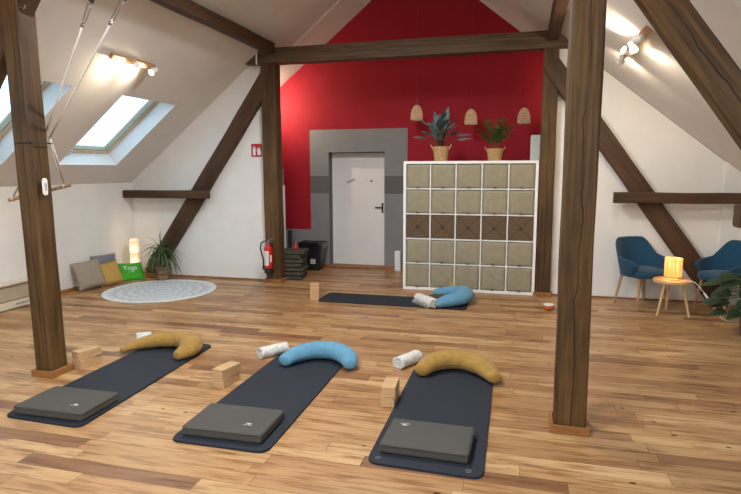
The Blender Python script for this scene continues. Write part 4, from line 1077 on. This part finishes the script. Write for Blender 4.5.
# ------------------------------------------------------------------ armchairs
def armchair():
    t = thing('armchair', '', 'armchair', group='petrol blue armchairs')
    # local: front = -y
    o = MB(); bm = o.bm
    n = 36; th = .036
    def prof(k):  # k: -1..1 along wrap from left arm front to right arm front
        a = k*R_(128)            # 0 = back centre (+y)
        ca, sa = math.cos(a), math.sin(a)
        s = abs(k)
        rx, ry = .305, .285
        x = rx*sa; y = ry*ca if ca > 0 else ry*ca*1.25
        # top height: flat back, sloping shoulders, arms
        if s < .30: top = .835
        elif s < .56: top = .835-(s-.30)/.26*.205
        else: top = .63-(s-.56)/.44*.055
        return x, y, top
    outer_b, outer_t, inner_t, inner_b, mids = [], [], [], [], []
    rows = []
    K = 7
    for i in range(n+1):
        k = -1+2*i/n; x, y, top = prof(k); s = abs(k)
        bot = .385
        if s > .86: bot += (s-.86)/.14*.16
        if s > .93: top -= (s-.93)/.07*.05
        col = []
        for j in range(K+1):
            v = j/K; z = bot+(top-bot)*v; f = .80+.22*v**.8+(.10*v if s < .4 else .04*v)
            if s > .5: f = .86+.18*math.sin(v*PI*.5)
            col.append(Vector((x*f, y*f, z)))
        nrm = Vector((x/.305, y/.285, 0)).normalized()
        ring = [bm.verts.new(p) for p in col]                 # outer
        ring.append(bm.verts.new(col[-1]-nrm*th*.5+Vector((0, 0, th*.35))))
        ring += [bm.verts.new(p-nrm*th) for p in reversed(col)]
        rows.append(ring)
    m_ = len(rows[0])
    for a, e in zip(rows, rows[1:]):
        for j in range(m_): bm.faces.new((a[j], a[(j+1) % m_], e[(j+1) % m_], e[j]))
    bm.faces.new(rows[0]); bm.faces.new(rows[-1][::-1])
    sh_ = o.build('shell', 'chairblue', t, smooth=True, subd=1)
    o = MB()
    pts = []
    for i in range(28):
        a = 2*PI*i/28; c, s = math.cos(a), math.sin(a); p = 3.2
        x = .245*math.copysign(abs(c)**(2/p), c); y = .235*math.copysign(abs(s)**(2/p), s)-.02; pts.append((x, y))
    rg = []
    for sc_, z in ((.90, .385), (.98, .39), (1.0, .41), (1.0, .445), (.96, .465), (.86, .474), (.5, .48), (.1, .481)):
        rg.append([o.bm.verts.new((x*sc_, (y+.02)*sc_-.02-.0, z)) for x, y in pts])
    loft(o, rg); o.build('seat_cushion', 'chairblue', t, smooth=True)
    for bx in (-.09, 0, .09):
        o = MB(); o.tube([(bx, .262, .60), (bx, .250, .60)], [.008, .011], 10); o.build('button', 'chairblue', t)
    for lx, ly in ((-.19, -.17), (.19, -.17), (-.19, .17), (.19, .17)):
        o = MB(); o.tube([(lx*.9, ly*.9, .39), (lx*1.18, ly*1.18, .0)], [.02, .0125], 12); o.build('leg', 'oak', t)
    return t
ch = armchair(); ch.location = (1.50, 7.58, 0); ch.rotation_euler = (0, 0, R_(31)); ch['label'] = 'petrol blue armchair left of the small round table'
c2 = copytree(ch); c2.location = (2.385, 7.47, 0); c2.rotation_euler = (0, 0, R_(-62)); c2['label'] = 'petrol blue armchair behind the monstera at the right edge'
# round side table
t = thing('side_table', 'small round wooden side table between the blue armchairs', 'table', (1.755, 7.20, 0))
o = MB(); o.lathe([(.20, .385), (.207, .39), (.208, .415), (.20, .418), (.195, .408), (.002, .408)], 40); o.build('tabletop', 'pine', t)
for a in (R_(90), R_(218), R_(-38)):
    o = MB(); o.tube([(.12*math.cos(a), .12*math.sin(a), .386), (.215*math.cos(a), .215*math.sin(a), 0)], [.017, .012], 12); o.build('leg', 'pine', t)
o = MB(); n = 30; o.tube([(.15*math.cos(2*PI*j/n), .15*math.sin(2*PI*j/n), .413) for j in range(n-2)], .005, 6); o.bm.free()
t = thing('table_lamp', 'small lit table lamp with wood veneer shade on the round table', 'lamp', (1.755, 7.20, .4085))
o = MB(); o.lathe([(.06, 0), (.06, .012), (.012, .016), (.01, .05), (.01, .07)], 20); o.build('foot', 'pine', t)
o = MB(); o.lathe([(.092, .05), (.094, .05), (.094, .262), (.091, .262), (.0905, .255), (.0905, .055)], 32, cap=False); o.build('shade', 'veneer', t, smooth=True)
o = MB(); o.lathe([(.012, .07), (.03, .11), (.035, .14), (.024, .175), (.003, .185)], 16); o.build('bulb', 'bulb', t, smooth=True)
for zz in (.045, .245):
    o = MB(); o.tube([(-.091, 0, zz+.01), (.091, 0, zz+.01)], .003, 5); o.tube([(0, -.091, zz+.01), (0, .091, zz+.01)], .003, 5); o.build('shade_ring', 'pine', t)
pt('table_lamp_bulb', (0, 0, .32), 1.6, (1, .70, .38), .05, t)
t = thing('lamp_cable', 'white cable with inline switch running from the table lamp to the floor', 'cable', (1.95, 7.15, 0))
tt = Vector((1.95, 7.15, 0)); cpts = bez([Vector(p)-tt for p in ((1.83, 7.17, .4165), (1.90, 7.13, .4165), (1.965, 7.10, .41), (2.05, 7.06, .31), (2.15, 7.04, .16), (2.24, 7.02, .03), (2.31, 7.00, .006), (2.40, 7.02, .006), (2.55, 7.03, .006), (2.70, 7.05, .006))], 6)
o = MB(); o.tube(cpts, .0035, 6); o.build('cord', 'cable', t, smooth=True)
o = MB(); a, c = Vector((2.055, 7.058, .30))-tt, Vector((2.10, 7.05, .235))-tt; o.tube([a, lerp(a, c, .15), lerp(a, c, .85), c], [.007, .012, .012, .007], 10); o.build('switch', 'cable', t)

# ------------------------------------------------------------------ light
w = bpy.data.worlds.new('sky'); sc.world = w; w.use_nodes = True; nt = w.node_tree
bg = nt.nodes['Background']; bg.inputs[0].default_value = (.42, .72, 1.0, 1); bg.inputs[1].default_value = 2.6
def portal(loc, rot, sx_, sy_):
    l = bpy.data.lights.new('sky_portal', 'AREA'); l.shape = 'RECTANGLE'; l.size = sx_; l.size_y = sy_; l.cycles.is_portal = True
    o = bpy.data.objects.new('sky_portal', l); C.objects.link(o); o.matrix_world = Matrix.Translation(loc) @ rot.to_4x4(); return o
for mt, a, c in [(ML, a, c) for a, c in SK]+[(MR, a, c) for a, c in SKR]:
    p = mt @ Vector(((S0+S1)/2, (a+c)/2, TK+.06)); rm = mt.to_3x3()
    if rm.determinant() < 0: rm.col[0] = -rm.col[0]
    portal(p, rm, S1-S0, c-a)
for x0, x1 in FW:
    portal(Vector(((x0+x1)/2, YF-.16, (zz0+zz1)/2)), Matrix.Rotation(PI/2, 3, 'X'), x1-x0, zz1-zz0)
vs = sc.view_settings; vs.view_transform = 'Standard'; vs.look = 'None'; vs.gamma = 1; vs.use_curve_mapping = False
vs.exposure = 0.3
sc.cycles.max_bounces = 10; sc.cycles.diffuse_bounces = 6; sc.cycles.use_denoising = True
sc.cycles.sample_clamp_indirect = 6
